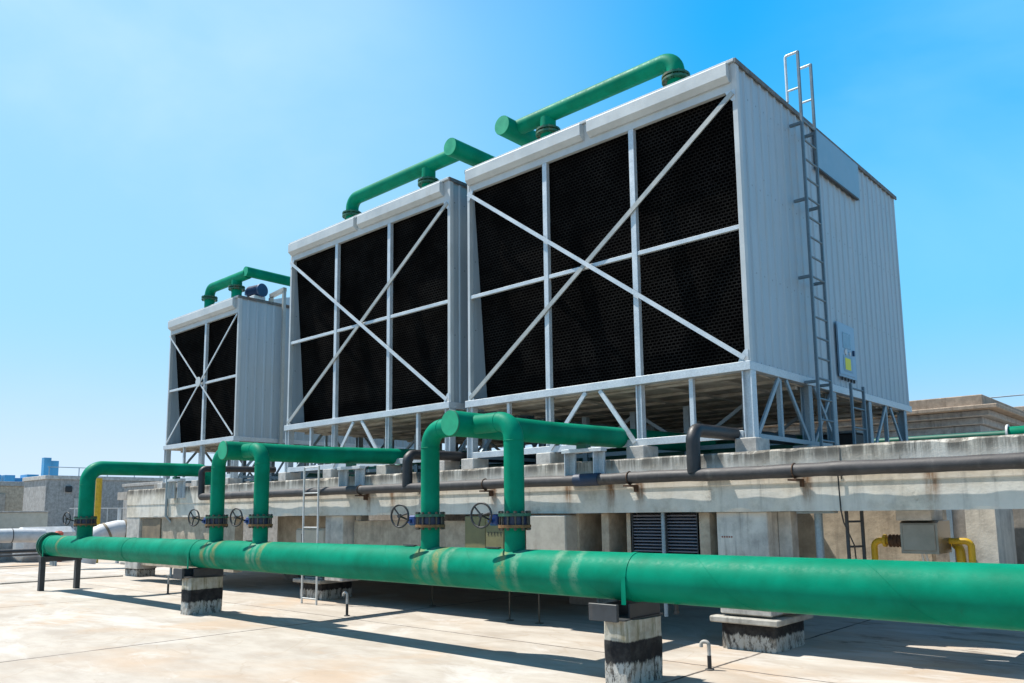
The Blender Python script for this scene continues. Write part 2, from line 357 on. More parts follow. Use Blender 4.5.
rustc = (0.30, 0.24, 0.09)
dust = (0.36, 0.36, 0.22)
BANDS = []
for x in (-12.50, -12.15, -11.10, -10.78, -7.30, -6.98, -5.95, -18.95): BANDS.append((x, 0.075, 0.68, rustc if random.random() < .6 else dust))
for x in (-12.32, -10.95, -7.12, -6.8, -5.75, -5.2, -4.95): BANDS.append((x, 0.06, 0.4, (0.30, 0.42, 0.30)))
M = dict(palewall=concrete('pale_grey_concrete', (0.40, 0.39, 0.37), amt=0.6),
    trim=plain('weathered_trim', (0.13, 0.14, 0.14), 0.7, var=0.5, scale=9, dirt=(0.20, 0.08, 0.03), dirt_amt=0.8), dullsteel=galv('dull_ladder_steel', (0.13, 0.19, 0.23), rust=0.3),
    main=green_paint('green_main_paint', BANDS), green=green_paint('green_paint'),
    cap=plain('light_green_cap', (0.004, 0.36, 0.18), 0.5, var=0.18),
    darkgreen=plain('dark_green_paint', (0.0, 0.11, 0.065), 0.5, var=0.2),
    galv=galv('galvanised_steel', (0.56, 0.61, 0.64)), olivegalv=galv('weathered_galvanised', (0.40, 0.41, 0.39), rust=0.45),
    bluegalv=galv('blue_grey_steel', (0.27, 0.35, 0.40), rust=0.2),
    white_panel=plain('white_grp_panel', (0.50, 0.54, 0.55), 0.5, var=0.12, scale=2, dirt=(0.40, 0.38, 0.34), dirt_amt=0.35),
    clad=cladding('ribbed_cladding', (0.40, 0.475, 0.525)), coverblue=plain('blue_grey_sheet', (0.22, 0.36, 0.47), 0.45, var=0.1),
    fill=fill_mat(), basin=basin_mat(), dark=plain('dark_interior', (0.02, 0.02, 0.022), 0.8),
    deck=concrete('deck_concrete', (0.68, 0.61, 0.50), (0.06, 0.052, 0.042), 1.0, 0.75, 0.8, top=2.27, rust=0.85, drips=(-14.6, -11.25, -10.6, -8.25, -6.85, -6.15, -5.70, -3.55, -2.3, -1.30)),
    slab=concrete('slab_concrete', (0.42, 0.38, 0.33)), column=concrete('column_concrete', (0.52, 0.50, 0.46), amt=0.55, white=0.8, rust=0.35),
    wall=concrete('infill_concrete', (0.50, 0.42, 0.32), (0.16, 0.13, 0.10), 0.6, 0.8, rust=0.2),
    greywall=concrete('grey_concrete', (0.36, 0.33, 0.29), amt=0.6), plinth=concrete('plinth_concrete', (0.55, 0.53, 0.49), amt=0.35),
    ped=banded_concrete('pedestal_concrete', 0.20, 0.40), foot=banded_concrete('footing_concrete', 0.17, 0.30),
    capcon=concrete('footing_cap_concrete', (0.46, 0.44, 0.39), amt=0.6), floor=roof_floor_mat(),
    black=plain('black_steel', (0.018, 0.02, 0.022), 0.5, var=0.4), charcoal=plain('charcoal_paint', (0.04, 0.045, 0.05), 0.55, var=0.35, dirt=(0.13, 0.10, 0.07), dirt_amt=0.35),
    lag=plain('black_pipe_lagging', (0.055, 0.050, 0.050), 0.6, var=0.45, scale=4, bump=0.35, dirt=(0.17, 0.155, 0.14), dirt_amt=0.6),
    blacklag=plain('black_rubber_lagging', (0.02, 0.021, 0.024), 0.5, var=0.5, scale=7, bump=0.5),
    rust=plain('rusty_steel', (0.10, 0.05, 0.025), 0.85, var=0.5, scale=14, bump=0.4),
    navy=plain('navy_sleeve', (0.012, 0.03, 0.07), 0.55, var=0.3), valveblue=plain('blue_valve_paint', (0.008, 0.025, 0.07), 0.5, var=0.5, scale=20, dirt=(0.12, 0.09, 0.05)),
    brightblue=plain('bright_blue_paint', (0.012, 0.055, 0.22), 0.45, var=0.3, scale=15),
    flange=plain('green_flange_paint', (0.015, 0.12, 0.07), 0.55, var=0.5, scale=18, dirt=(0.22, 0.11, 0.03), dirt_amt=0.7),
    rustflange=plain('rusty_flange', (0.20, 0.10, 0.03), 0.7, var=0.5, scale=25, dirt=(0.03, 0.12, 0.06)),
    bolt=plain('bolt_steel', (0.10, 0.09, 0.07), 0.5, metal=0.5, var=0.4, scale=30),
    whitepaint=plain('white_paint', (0.64, 0.65, 0.64), 0.5, var=0.15, dirt=(0.4, 0.33, 0.24)),
    olive=plain('olive_cabinet_paint', (0.21, 0.19, 0.085), 0.55, var=0.15), beige=plain('beige_cover', (0.46, 0.42, 0.35), 0.6, var=0.15, dirt=(0.25, 0.2, 0.15)),
    stainless=plain('brushed_stainless', (0.30, 0.27, 0.23), 0.34, metal=0.75, var=0.2, scale=3),
    yellow=plain('yellow_gas_paint', (0.62, 0.38, 0.01), 0.5, var=0.25), louver=plain('louver_slat_paint', (0.16, 0.16, 0.19), 0.5, var=0.1),
    silver=plain('aluminium_lagging', (0.56, 0.57, 0.58), 0.6, metal=0.0, var=0.12), tan=plain('tan_panel', (0.50, 0.46, 0.38), 0.6, var=0.12),
    towerblue=plain('blue_tower_face', (0.06, 0.34, 0.62), 0.4, var=0.2, scale=0.08), labelyellow=plain('yellow_label', (0.75, 0.72, 0.02), 0.5, var=0.05),  # towerblue: one slightly varied blue over the whole of each distant block
    boxblue=plain('blue_box_paint', (0.27, 0.43, 0.57), 0.45, var=0.1), boxglass=plain('grey_window', (0.18, 0.25, 0.33), 0.2, var=0.15),
    motor=plain('blue_motor_paint', (0.012, 0.05, 0.13), 0.45, var=0.3), cornice=concrete('cornice_concrete', (0.42, 0.33, 0.25), (0.13, 0.09, 0.06), 0.7, 0.9, rust=0.4),
    brownboard=plain('brown_board', (0.22, 0.17, 0.11), 0.7, var=0.3, scale=4), redcloth=plain('red_plastic', (0.5, 0.10, 0.06), 0.6),
    ink=plain('dark_lettering', (0.03, 0.03, 0.025), 0.7), redink=plain('red_lettering', (0.28, 0.07, 0.04), 0.7), brick=plain('mortar_seam', (0.12, 0.11, 0.10), 0.9),
)

# ------------------------------------------------------------------ ground
S = 1500
g = MB()
xs = [-S, -60, -30, -20, -10, 0, 10, 60, S]; ys = [-S, -30, 0, 5, 10, 20, 40, 120, S]
for i in range(len(xs)-1):
    for j in range(len(ys)-1):
        g.face([(xs[i], ys[j], 0), (xs[i+1], ys[j], 0), (xs[i+1], ys[j+1], 0), (xs[i], ys[j+1], 0)])
bmesh.ops.remove_doubles(g.bm, verts=list(g.bm.verts), dist=1e-4)
tag(g.build('roof_floor', M['floor'], origin=(0, 0, 0)), kind='structure')

# ------------------------------------------------------------------ raised concrete deck
SF, ZT, ZB = 8.66, 2.266, 1.57
deck = thing('concrete_deck', (-10, 12, 0), 'raised weathered concrete deck carrying the three cooling towers on short columns', 'deck')
b = MB()
prof = [(SF, ZB), (SF, ZB+0.30), (SF-0.012, ZB+0.31), (SF-0.012, ZT-0.012), (SF, ZT), (9.20, ZT), (9.20, ZB)]
NB = 640; rows = []                          # cast edge: slightly uneven, chipped along the arrises
for k in range(NB+1):
    x = -21.2+30.2*k/NB
    def nz_(a, f): return noise.noise(Vector((x*f, a, 0.3)))
    ch = max(0.0, nz_(3, 2.6)-0.25)*0.09+max(0.0, nz_(8, 6)-0.3)*0.05; cl_ = max(0.0, nz_(5, 2.2)-0.25)*0.09
    wv = 0.004*nz_(1, 1.3)
    row = [(SF+wv+cl_*0.6, ZB+0.006*nz_(2, 2)), (SF+wv, ZB+0.02+cl_), (SF+wv, ZB+0.30), (SF-0.012+wv, ZB+0.31), (SF-0.012+wv, ZT-0.025-ch), (SF+0.008+ch*0.8, ZT-0.006+0.006*nz_(4, 1.7)), (9.20, ZT), (9.20, ZB)]
    rows.append([b.bm.verts.new((x, p[0], p[1])) for p in row])
for k in range(NB):
    for i in range(8):
        j = (i+1) % 8
        b.bm.faces.new((rows[k][i], rows[k][j], rows[k+1][j], rows[k+1][i]))
b.bm.faces.new(rows[0]); b.bm.faces.new(rows[-1][::-1])
b.build('edge_beam', M['deck'], deck)
b = MB(); b.box(-23.2, -4.30, 9.202, 17.4, 2.05, ZT-0.004); b.build('slab', M['slab'], deck)
b = MB(); b.box(-4.28, 9.0, 16.7, 17.4, 1.6, ZT-0.006); b.build('rear_beam', M['slab'], deck)
for x0, x1 in ((-4.69, -4.06), (-12.62, -12.08)):
    c = MB(); c.box(x0, x1, 8.73, 9.16, 0.40, ZB-0.002, 0.01)
    c.box(x1+0.002, x1+0.16, 9.0, 9.19, 0.42, ZB-0.002, 0.01)
    c.build('column', M['column'], deck)
c = MB(); c.box(-21.19, -20.45, 8.668, 9.15, 0.30, ZB-0.002, 0.01); c.build('column', M['column'], deck)
for x0, x1 in ((-4.69, -4.05), (-13.55, -13.02+0.0), (-22.2, -21.95)):
    pass
for (x0, x1, y0, y1) in ((-4.70, -4.045, 8.76, 9.55), (-13.75, -13.02, 8.95, 9.65), (-22.85, -22.1, 9.36, 9.86)):
    f = MB(); f.box(x0, x1, y0, y1, -0.01, 0.30, 0.012); fo = f.build('footing', M['foot'], deck)
    f = MB(); f.box(x0-0.10, x1+0.08, y0-0.10, y1+0.10, 0.302, 0.372, 0.012); f.box(x0+0.08, x1-0.06, y0+0.05, y1-0.06, 0.374, 0.41, 0.008)
    f.build('footing_cap', M['capcon'], fo)
for x in (-17.6, -8.6):      # piers further back under the slab
    f = MB(); f.box(x-0.3, x+0.3, 11.2, 11.8, 0, 2.048, 0.01); f.build('column', M['slab'], deck)
# infill walls hung between the columns
def wallpanel(x0, x1, y0, z0, z1, mat, t=0.14, name='infill_wall'):
    w = MB(); w.box(x0, x1, y0, y0+t, z0, z1, 0.006); return w.build(name, mat, deck)
wallpanel(-4.15, -2.60, 9.60, 0.44, ZB+0.25, M['wall'])
wallpanel(-2.60, -1.0, 10.5, 0.44, 2.0, M['greywall'])
f = MB(); f.prism([(-2.24, 0.44), (-1.96, 0.44), (-1.96, ZB+.25), (-2.24, ZB+.25)], 'y', 9.55, 10.4); f.build('fin_wall', M['column'], deck)
wallpanel(-1.0, 9, 10.7, 0.44, 1.9, M['greywall'])
wallpanel(-11.98, -8.62, 8.90, 0.44, 1.47, M['wall'], 0.35)
wallpanel(-20.44, -15.9, 8.735, 0.40, ZB-0.01, M['wall'], 0.2)
wallpanel(-15.9, -13.0, 9.75, 0.40, ZB-0.01, M['wall'], 0.2)
wallpanel(-8.60, -5.0, 9.42, 0.44, 1.9, M['greywall'], 0.2)
for x0, x1, m in ((-6.92, -6.80, 'wall'), (-6.42, -6.30, 'wall'), (-6.02, -5.93, 'wall'), (-4.99, -4.82, 'wall')):
    w = MB(); w.box(x0, x1, 8.80, 9.40, 0.46, ZB-0.004, 0.006); w.build('fin_wall', M[m], deck)
w = MB(); w.box(-6.8, -4.7, 8.78, 8.98, 0.90, 0.965, 0.006); w.build('sill', M['wall'], deck)
w = MB(); w.box(-40, -8.2, 17.6, 17.8, 0, 3.15); w.build('rear_wall', M['greywall'], deck)
# short pour seams on the beam face (thin raised mortar lines)
for x in (-18.4, -15.6, -9.9, -8.0, -3.17):
    w = MB(); w.box(x-0.006, x+0.006, SF-0.017, SF-0.0145, ZB+0.33, ZT-0.03); w.build('seam', M['brick'], deck)
# faint red stencil marks on the column face
for z, w_ in ((1.27, 0.12),):
    t = MB()
    for k in range(5):
        x = -4.63+0.030*k
        t.box(x, x+0.016, 8.726, 8.7285, z, z+0.018)
    t.build('stencil_mark', M['redink'], deck)

# ------------------------------------------------------------------ cooling towers
def ribs_y(x, y0, y1, pitch=0.245, out=1, d=0.018):
    """closed outline in (x,y) of a ribbed sheet along y at x, ribs towards out"""
    pts = []; n = max(1, round((y1-y0)/pitch)); p = (y1-y0)/n
    for k in range(n):
        a = y0+k*p
        pts += [(x, a), (x, a+p*0.62), (x+out*d, a+p*0.70), (x+out*d, a+p*0.86), (x, a+p*0.94)]
    pts += [(x, y1), (x-out*0.03, y1), (x-out*0.03, y0)]
    return pts

def tower(x0, x1, yf, yb, zt, zb, mull, rail_z, panels, label, apex, hub=False, side_detail=True):
    t = thing('cooling_tower', ((x0+x1)/2, (yf+yb)/2, ZT), label, 'cooling tower', 'cooling towers on the deck')
    zr = zb+0.115; zf = zt-0.43
    # cladding
    s = MB(); s.prism(ribs_y(x1-0.03, yf+0.075, yb), 'z', zr+0.002, zt-0.05); s.build('side_panel', M['clad'], t)
    s = MB(); s.prism([(p[0], p[1]) for p in ribs_y(x0+0.03, yf+0.075, yb, out=-1)], 'z', zr+0.002, zt-0.05); s.build('side_panel', M['clad'], t)
    s = MB(); s.box(x0+0.06, x1-0.065, yb-0.05, yb-0.01, zr+0.002, zt-0.05); s.build('back_panel', M['clad'], t)
    r = MB(); r.box(x0-0.005, x1-0.012, yf-0.05, yb+0.03, zt-0.045, zt, 0.006); r.build('roof', M['white_panel'], t)
    for xa, xb in ((x1-0.010, x1+0.016), (x0-0.035, x0-0.008)):
        r = MB(); r.box(xa, xb, yf-0.045, yb+0.05, zt-0.075, zt-0.004, 0.004); r.build('roof_trim', M['trim'], t)
    r = MB()
    r.tube([((x0+x1)/2, (yf+yb)/2+0.3, zt+0.001), ((x0+x1)/2, (yf+yb)/2+0.3, zt+0.25), ((x0+x1)/2, (yf+yb)/2+0.3, zt+0.55)], 1.6, 40, rfun=lambda i: (1.75, 1.6, 1.65)[i])
    r.build('fan_stack', M['clad'], t)
    # front: fascia, corner posts, mullions, rail, fill
    f = MB(); f.box(x0+0.06, x1-0.075, yf-0.005, yf+0.06, zf, zt-0.048); f.build('fascia_backing', M['white_panel'], t)
    for a0, a1 in panels:
        p = MB(); p.prism([(yf-0.007, zt-0.06), (yf-0.105, zt-0.06), (yf-0.115, zt-0.075), (yf-0.115, zt-0.25), (yf-0.04, zt-0.315), (yf-0.007, zt-0.315)], 'x', a0, a1)
        p.build('fascia', M['white_panel'], t)
    for a0, a1 in ((x0, x0+0.058), (x1-0.073, x1)):
        p = MB(); p.box(a0, a1, yf-0.012, yf+0.073, zr+0.002, zt-0.047, 0.004); p.build('corner_post', M['white_panel'], t)
    for x in mull:
        p = MB(); p.box(x-0.045, x+0.045, yf-0.008, yf+0.07, zr+0.002, zf-0.002, 0.004); p.build('mullion', M['galv'], t)
    edges = [x0+0.06]+[e for x in mull for e in (x-0.047, x+0.047)]+[x1-0.075]
    for k in range(0, len(edges), 2):
        p = MB(); p.box(edges[k], edges[k+1], yf+0.0, yf+0.05, rail_z-0.03, rail_z+0.03, 0.003); p.build('rail', M['galv'], t)
    # diagonals: rising one in front is duller, falling one sits behind it
    w = 0.019 if hub else 0.036
    p = MB(); p.bar((x0+0.06, yf-0.030, zr+0.04), (x1-0.06, yf-0.030, zf-0.05), 0.02, w*2, up=(0, 0, 1)); p.build('brace', M['galv' if hub else 'olivegalv'], t)
    p = MB(); p.bar((x0+0.06, yf-0.055, zf-0.05), (x1-0.06, yf-0.055, zr+0.04), 0.02, w*1.7, up=(0, 0, 1)); p.build('brace', M['galv'], t)
    if not hub:
        for gx, gz, sx_, sz_ in ((x0+0.06, zr, 1, 1), (x1-0.075, zr, -1, 1), (x0+0.06, zf, 1, -1), (x1-0.075, zf, -1, -1)):
            p = MB(); p.prism([(gx-0.05*sx_, gz+0.0*sz_), (gx+0.10*sx_, gz), (gx+0.06*sx_, gz+0.09*sz_), (gx, gz+0.16*sz_), (gx-0.05*sx_, gz+0.16*sz_)], 'y', yf-0.019, yf-0.013); p.build('gusset_plate', M['galv'], t)
    if hub:
        p = MB(); p.disc(((x0+x1)/2, yf-0.075, (zr+zf)/2), (0, 1, 0), 0.13, 0.016); p.build('hub_plate', M['white_panel'], t)
    # fill leans back towards its foot
    p = MB(); p.prism([(yf+0.10, zf+0.02), (yf+0.40, zr), (yf+0.60, zr), (yf+0.60, zf+0.02)], 'x', x0+0.064, x1-0.062); p.build('fill_pack', M['fill'], t)
    # base ring + basin
    q = MB(); q.box(x0-0.03, x1+0.012, yf-0.06, yf+0.10, zb, zr, 0.004); q.build('base_ring', M['galv'], t)
    q = MB(); q.box(x1-0.10, x1+0.010, yf+0.103, yb+0.02, zb+0.001, zr-0.001, 0.004); q.build('base_ring', M['galv'], t)
    q = MB(); q.box(x0-0.028, x0+0.10, yf+0.103, yb+0.02, zb+0.001, zr-0.001, 0.004); q.build('base_ring', M['galv'], t)
    q = MB(); q.box(x0+0.103, x1-0.103, yf+0.105, yb-0.02, zb-0.02, zr-0.01)
    n = 11
    for k in range(n):
        y = yf+0.45+(k+random.uniform(-0.3, 0.3))*(yb-yf-0.9)/(n-1); dz = random.uniform(0.02, 0.05)
        q.bar((x0+0.12, y, zb-0.022-dz/2), (x1-0.12, y+random.uniform(-0.12, 0.12), zb-0.022-dz/2), random.uniform(0.05, 0.16), dz)
    for k in range(6):
        x = x0+0.5+k*(x1-x0-1.0)/5; q.box(x-0.05, x+0.05, yf+0.2, yb-0.2, zb-0.075, zb-0.072)
    q.build('basin', M['basin'], t)
    # legs
    z0 = 2.505
    def leg(x, y, w, zt_=zb-0.002, zb_=z0, m='galv'):
        l = MB()
        l.box(x-w/2, x+w/2, y-w*0.12, y+w*0.12, zb_, zt_)                     # H section
        l.box(x-w/2, x-w/2+0.018, y-w/2, y-w*0.121, zb_, zt_); l.box(x+w/2-0.018, x+w/2, y-w/2, y-w*0.121, zb_, zt_)
        l.box(x-w/2, x-w/2+0.018, y+w*0.121, y+w/2, zb_, zt_); l.box(x+w/2-0.018, x+w/2, y+w*0.121, y+w/2, zb_, zt_)
        l.build('leg', M[m], t)
    yl = yf+0.03
    main = [x0+0.06]+list(mull)+[x1-0.055]
    ends = {main[0], main[-1]}
    for x in main:
        leg(x, yl, 0.135 if x in ends else 0.095)
    thin = [(main[i]+main[i+1])/2 for i in range(len(main)-1) if not (main[i] < apex < main[i+1])]
    for x in thin:
        l = MB(); l.box(x-0.03, x+0.03, yl-0.03, yl+0.03, z0+0.11, zb-0.002); l.build('leg', M['galv'], t)
    q = MB(); q.box(main[0]+0.08, main[-1]-0.08, yl-0.075, yl-0.05, z0+0.0, z0+0.10, 0.003); q.build('foot_rail', M['galv'], t)
    lo = max([m for m in main if m < apex]); hi = min([m for m in main if m > apex])
    for a, bb in (() if hub else ((apex+0.13, hi-0.06), (apex-0.13, lo+0.06))):
        q = MB(); q.bar((a, yl-0.06, zb-0.01), (bb, yl-0.085, z0+0.05), 0.03, 0.065); q.build('brace', M['galv'], t)
    # side legs and braces (right side; the left side mirrors it)
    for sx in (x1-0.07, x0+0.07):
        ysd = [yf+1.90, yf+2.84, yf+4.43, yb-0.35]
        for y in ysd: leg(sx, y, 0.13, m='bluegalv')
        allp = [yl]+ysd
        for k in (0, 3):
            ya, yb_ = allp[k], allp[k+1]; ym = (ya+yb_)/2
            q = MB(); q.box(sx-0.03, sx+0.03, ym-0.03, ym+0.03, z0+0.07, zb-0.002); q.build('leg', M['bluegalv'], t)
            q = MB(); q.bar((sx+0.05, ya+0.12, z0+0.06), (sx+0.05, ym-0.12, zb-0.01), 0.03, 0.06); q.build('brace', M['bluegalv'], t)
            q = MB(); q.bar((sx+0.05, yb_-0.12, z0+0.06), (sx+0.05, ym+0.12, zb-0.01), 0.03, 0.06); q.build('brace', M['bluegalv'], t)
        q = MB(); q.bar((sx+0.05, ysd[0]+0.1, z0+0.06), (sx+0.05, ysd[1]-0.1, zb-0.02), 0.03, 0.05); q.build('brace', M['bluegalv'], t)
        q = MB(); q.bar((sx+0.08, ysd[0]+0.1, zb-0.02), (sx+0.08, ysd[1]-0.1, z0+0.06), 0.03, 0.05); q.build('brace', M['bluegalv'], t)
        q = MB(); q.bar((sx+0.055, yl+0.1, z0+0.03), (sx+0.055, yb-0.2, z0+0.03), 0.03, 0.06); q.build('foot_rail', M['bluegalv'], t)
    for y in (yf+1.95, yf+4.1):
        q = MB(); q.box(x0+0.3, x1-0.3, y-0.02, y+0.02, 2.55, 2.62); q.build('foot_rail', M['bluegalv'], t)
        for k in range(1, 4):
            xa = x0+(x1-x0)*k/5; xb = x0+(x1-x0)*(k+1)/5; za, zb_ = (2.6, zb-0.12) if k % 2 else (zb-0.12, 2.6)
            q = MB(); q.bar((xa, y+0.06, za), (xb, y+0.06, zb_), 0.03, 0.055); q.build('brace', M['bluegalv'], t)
    # inner legs
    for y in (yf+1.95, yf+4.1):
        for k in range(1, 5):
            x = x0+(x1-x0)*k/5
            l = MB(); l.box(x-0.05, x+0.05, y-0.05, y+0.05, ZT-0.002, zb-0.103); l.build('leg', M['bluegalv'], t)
    return t

T1 = tower(-9.81, -4.604, 9.676, 16.35, 7.684, 3.384, (-8.02, -6.33), 5.33, ((-9.76, -7.20), (-7.07, -4.70)),
           'largest grey cooling tower nearest the camera, with ribbed side, ladder and black fill', -7.13)
T2 = tower(-15.48, -10.245, 9.670, 16.30, 7.684, 3.42, (-13.74, -12.0), 5.37, ((-15.43, -13.02), (-12.90, -10.42)),
           'middle grey cooling tower with crossed braces over black fill, between the two others', -12.90)
T3 = tower(-22.1, -18.30, 9.996, 16.4, 7.09, 3.414, (-20.03,), 5.05, ((-22.05, -18.46),),
           'smallest farthest cooling tower with thin cross braces meeting at a round hub plate', -19.2, hub=True)
# blue replacement sheet high on the right tower's side
p = MB(); p.box(-4.604+0.0, -4.604+0.03, 12.30, 14.22, 6.97, 7.62, 0.003)
p.build('cover_panel', M['coverblue'], T1)
p = MB(); p.box(-4.604, -4.604+0.05, 12.28, 14.10, 6.935, 6.968, 0.003); p.build('cover_trim', M['charcoal'], T1)
# small bolt heads along the fascia tops
for t, a0, a1, z in ((T1, -9.6, -4.8, 7.684), (T2, -15.3, -10.4, 7.684), (T3, -21.9, -18.5, 7.09)):
    for k in range(7):
        x = a0+(a1-a0)*(k+0.3)/7
        q = MB(); q.box(x-0.06, x+0.06, 9.80 if t is not T3 else 10.1, 9.86 if t is not T3 else 10.16, z, z+0.05, 0.01); q.build('roof_clip', M['galv'], t)

# ------------------------------------------------------------------ concrete blocks under the front legs
specs = [(-4.66, 'outermost pale concrete block at the front right corner leg of the largest tower'),
         (-6.33, 'pale concrete block under the right mullion leg of the largest tower'),
         (-8.02, 'pale concrete block under the left mullion leg of the largest tower'),
         (-9.70, 'pale concrete block under the front left corner leg of the largest tower'),
         (-10.40, 'pale concrete block under the front right corner leg of the middle tower'),
         (-12.0, 'pale concrete block under the right mullion leg of the middle tower'),
         (-13.74, 'pale concrete block under the left mullion leg of the middle tower'),
         (-15.40, 'pale concrete block under the front left corner leg of the middle tower'),
         (-18.42, 'pale concrete block under the front right corner leg of the smallest tower'),
         (-20.03, 'pale concrete block under the mullion leg of the smallest tower'),
         (-22.0, 'pale concrete block under the front left corner leg of the smallest tower')]
pl0 = MB(); pl0.box(-0.15, 0.15, 9.52, 9.90, ZT-0.003, 2.50, 0.012)
pl0 = pl0.build('plinth_block', M['plinth'], origin=(0, 9.74, ZT-0.003))
for i, (x, lab) in enumerate(specs):
    o = pl0 if i == 0 else pl0.copy()
    if i: COL.objects.link(o)
    o.location.x = x
    if x < -18: o.location.y = 10.05
    tag(o, lab, 'concrete block', 'concrete blocks under the tower legs')
for y, lab in ((11.576, 'second concrete block along the right side of the largest tower'), (12.516, 'third concrete block along the right side, under the leg by the small ladder'),
               (14.106, 'fourth concrete block along the right side of the largest tower'), (16.0, 'rear concrete block under the back corner leg of the largest tower')):
    o = pl0.copy(); COL.objects.link(o); o.location = (-4.69, y, ZT-0.003)
    tag(o, lab, 'concrete block', 'concrete blocks under the tower legs')

# ------------------------------------------------------------------ collecting pipe and clutter beneath the towers
cpx = thing('collecting_pipe', (-13, 13.0, ZT), 'dark green pipe lying in the shade beneath all three towers', 'pipe')
m = MB(); m.tube([(-22.5, 13.0, 2.62), (-5.1, 13.0, 2.60)], 0.20, 24); m.build('pipe_body', M['darkgreen'], cpx)
for x in (-21, -18.5, -15.2, -13, -11, -9.4, -7.2, -5.6):
    m = MB(); m.box(x-0.12, x+0.12, 12.8, 13.2, ZT-0.003, 2.44); m.build('pipe_block', M['slab'], cpx)
dtx = thing('drain_trough', (-8, 15, ZT), 'dark trough standing behind the legs beneath the two larger towers', 'trough')
m = MB(); m.box(-15.2, -5.2, 15.0, 15.5, ZT-0.003, 2.95, 0.02); m.build('trough_body', M['charcoal'], dtx)
m = MB(); m.box(-15.25, -5.15, 14.95, 15.55, 2.952, 3.0, 0.01); m.build('trough_rim', M['bluegalv'], dtx)
# ------------------------------------------------------------------ roof piping
def ringflange(c, axis, r, mat1='flange', t=0.03, gap=0.03):
    """a bolted flange pair with bolts, as a list of (name, MB, mat)"""
    c = Vector(c); a = Vector(axis).normalized(); out = []
    m = MB(); m.disc(c-a*(gap/2+t/2), a, r, t); m.disc(c+a*(gap/2+t/2), a, r, t)
    s = a.orthogonal().normalized(); tt = a.cross(s)
    for k in range(12):
        th = 2*math.pi*k/12; p = c+(s*math.cos(th)+tt*math.sin(th))*(r*0.87)
        m.tube([p-a*(gap/2+t+0.02), p+a*(gap/2+t+0.02)], 0.011, 6)
    m.disc(c, a, r*0.8, gap*0.96)
    return m
def roof_pipe(hx, yb, z, hz, hr, br, ex, tx, ztop, yend, label, ycap, drop):
    t = thing('roof_pipe', (hx, yb, ztop), label, 'pipe', 'green pipes on the tower roofs')
    m = MB(); m.tube(fillet([(hx, ycap, hz), (hx, yend, hz), (hx, yend, drop)], hr*1.6), hr); m.build('header', M['green'], t)
    c = MB(); c.disc((hx, ycap-0.006, hz), (0, 1, 0), hr*0.97, 0.014); c.build('end_cap', M['cap'], t)
    s = 1 if ex > hx else -1
    m = MB(); m.tube(fillet([(hx+s*hr*0.5, yb, z), (ex, yb, z), (ex, yb, ztop+0.29)], br*1.55, 10), br); m.build('branch', M['green'], t)
    m = MB(); m.tube([(tx, yb, z-br*0.5), (tx, yb, ztop+0.29)], br); m.build('tee', M['green'], t)
    for x in (ex, tx):
        f = ringflange((x, yb, ztop+0.24), (0, 0, 1), br+0.075); f.build('flange', M['flange'], t)
        f = MB(); f.tube([(x, yb, ztop-0.005), (x, yb, ztop+0.20)], br*0.98); f.build('spigot', M['green'], t)
    return t
roof_pipe(-8.90, 9.95, 8.245, 8.20, 0.170, 0.135, -5.69, -8.15, 7.684, 16.95, 'green pipe on the largest tower roof with elbow at the right end', 9.62, ZT)
roof_pipe(-10.20, 9.95, 8.27, 8.24, 0.165, 0.135, -13.60, -11.16, 7.684, 16.95, 'green pipe along the middle tower roof with elbow at its left end', 9.62, ZT)
roof_pipe(-17.98, 9.95+0.1, 7.60, 7.63, 0.125, 0.130, -20.0, -18.58, 7.09, 17.0, 'green pipe on the smallest tower, beside a blue motor', 9.95, ZT)
# blue motor on the far tower
mt = thing('fan_motor', (-19.2, 11.0, 7.09), 'dark blue electric fan motor on the roof of the smallest tower', 'motor')
m = MB(); m.tube([(-19.45, 10.9, 7.55), (-19.0, 10.99, 7.55)], 0.15, 24)
for k in range(10):
    x = -19.4+k*0.038
    m.disc((x, 10.9+(x+19.45)*0.2, 7.55), (0.5, 0.1, 0), 0.17, 0.014, 24)
m.build('motor_body', M['motor'], mt)
m = MB(); m.disc((-18.98, 10.995, 7.55), (0.5, 0.1, 0), 0.18, 0.06, 28); m.build('fan_cover', M['motor'], mt)
m = MB(); m.box(-19.40, -19.0, 10.78, 11.12, 7.091, 7.39, 0.01); m.build('foot_plate', M['galv'], mt)
m = MB(); m.box(-19.62, -19.45, 10.84, 10.96, 7.5, 7.66, 0.01); m.build('terminal_box', M['motor'], mt)
# bracket post holding that tower's pipe, with conduit running down the cladding
br = thing('pipe_bracket', (-18.22, 11.4, 3.6), 'tall dull steel bracket post propping the smallest tower roof pipe', 'bracket')
m = MB(); m.box(-18.245, -18.165, 11.15, 11.23, 3.0, 7.50, 0.004); m.build('post', M['olivegalv'], br)
m = MB(); m.bar((-18.85, 11.19, 7.40), (-18.17, 11.19, 7.455), 0.10, 0.10); m.build('arm', M['olivegalv'], br)
m = MB(); m.box(-18.89, -18.79, 11.14, 11.24, 7.092, 7.345, 0.004); m.build('stub', M['olivegalv'], br)

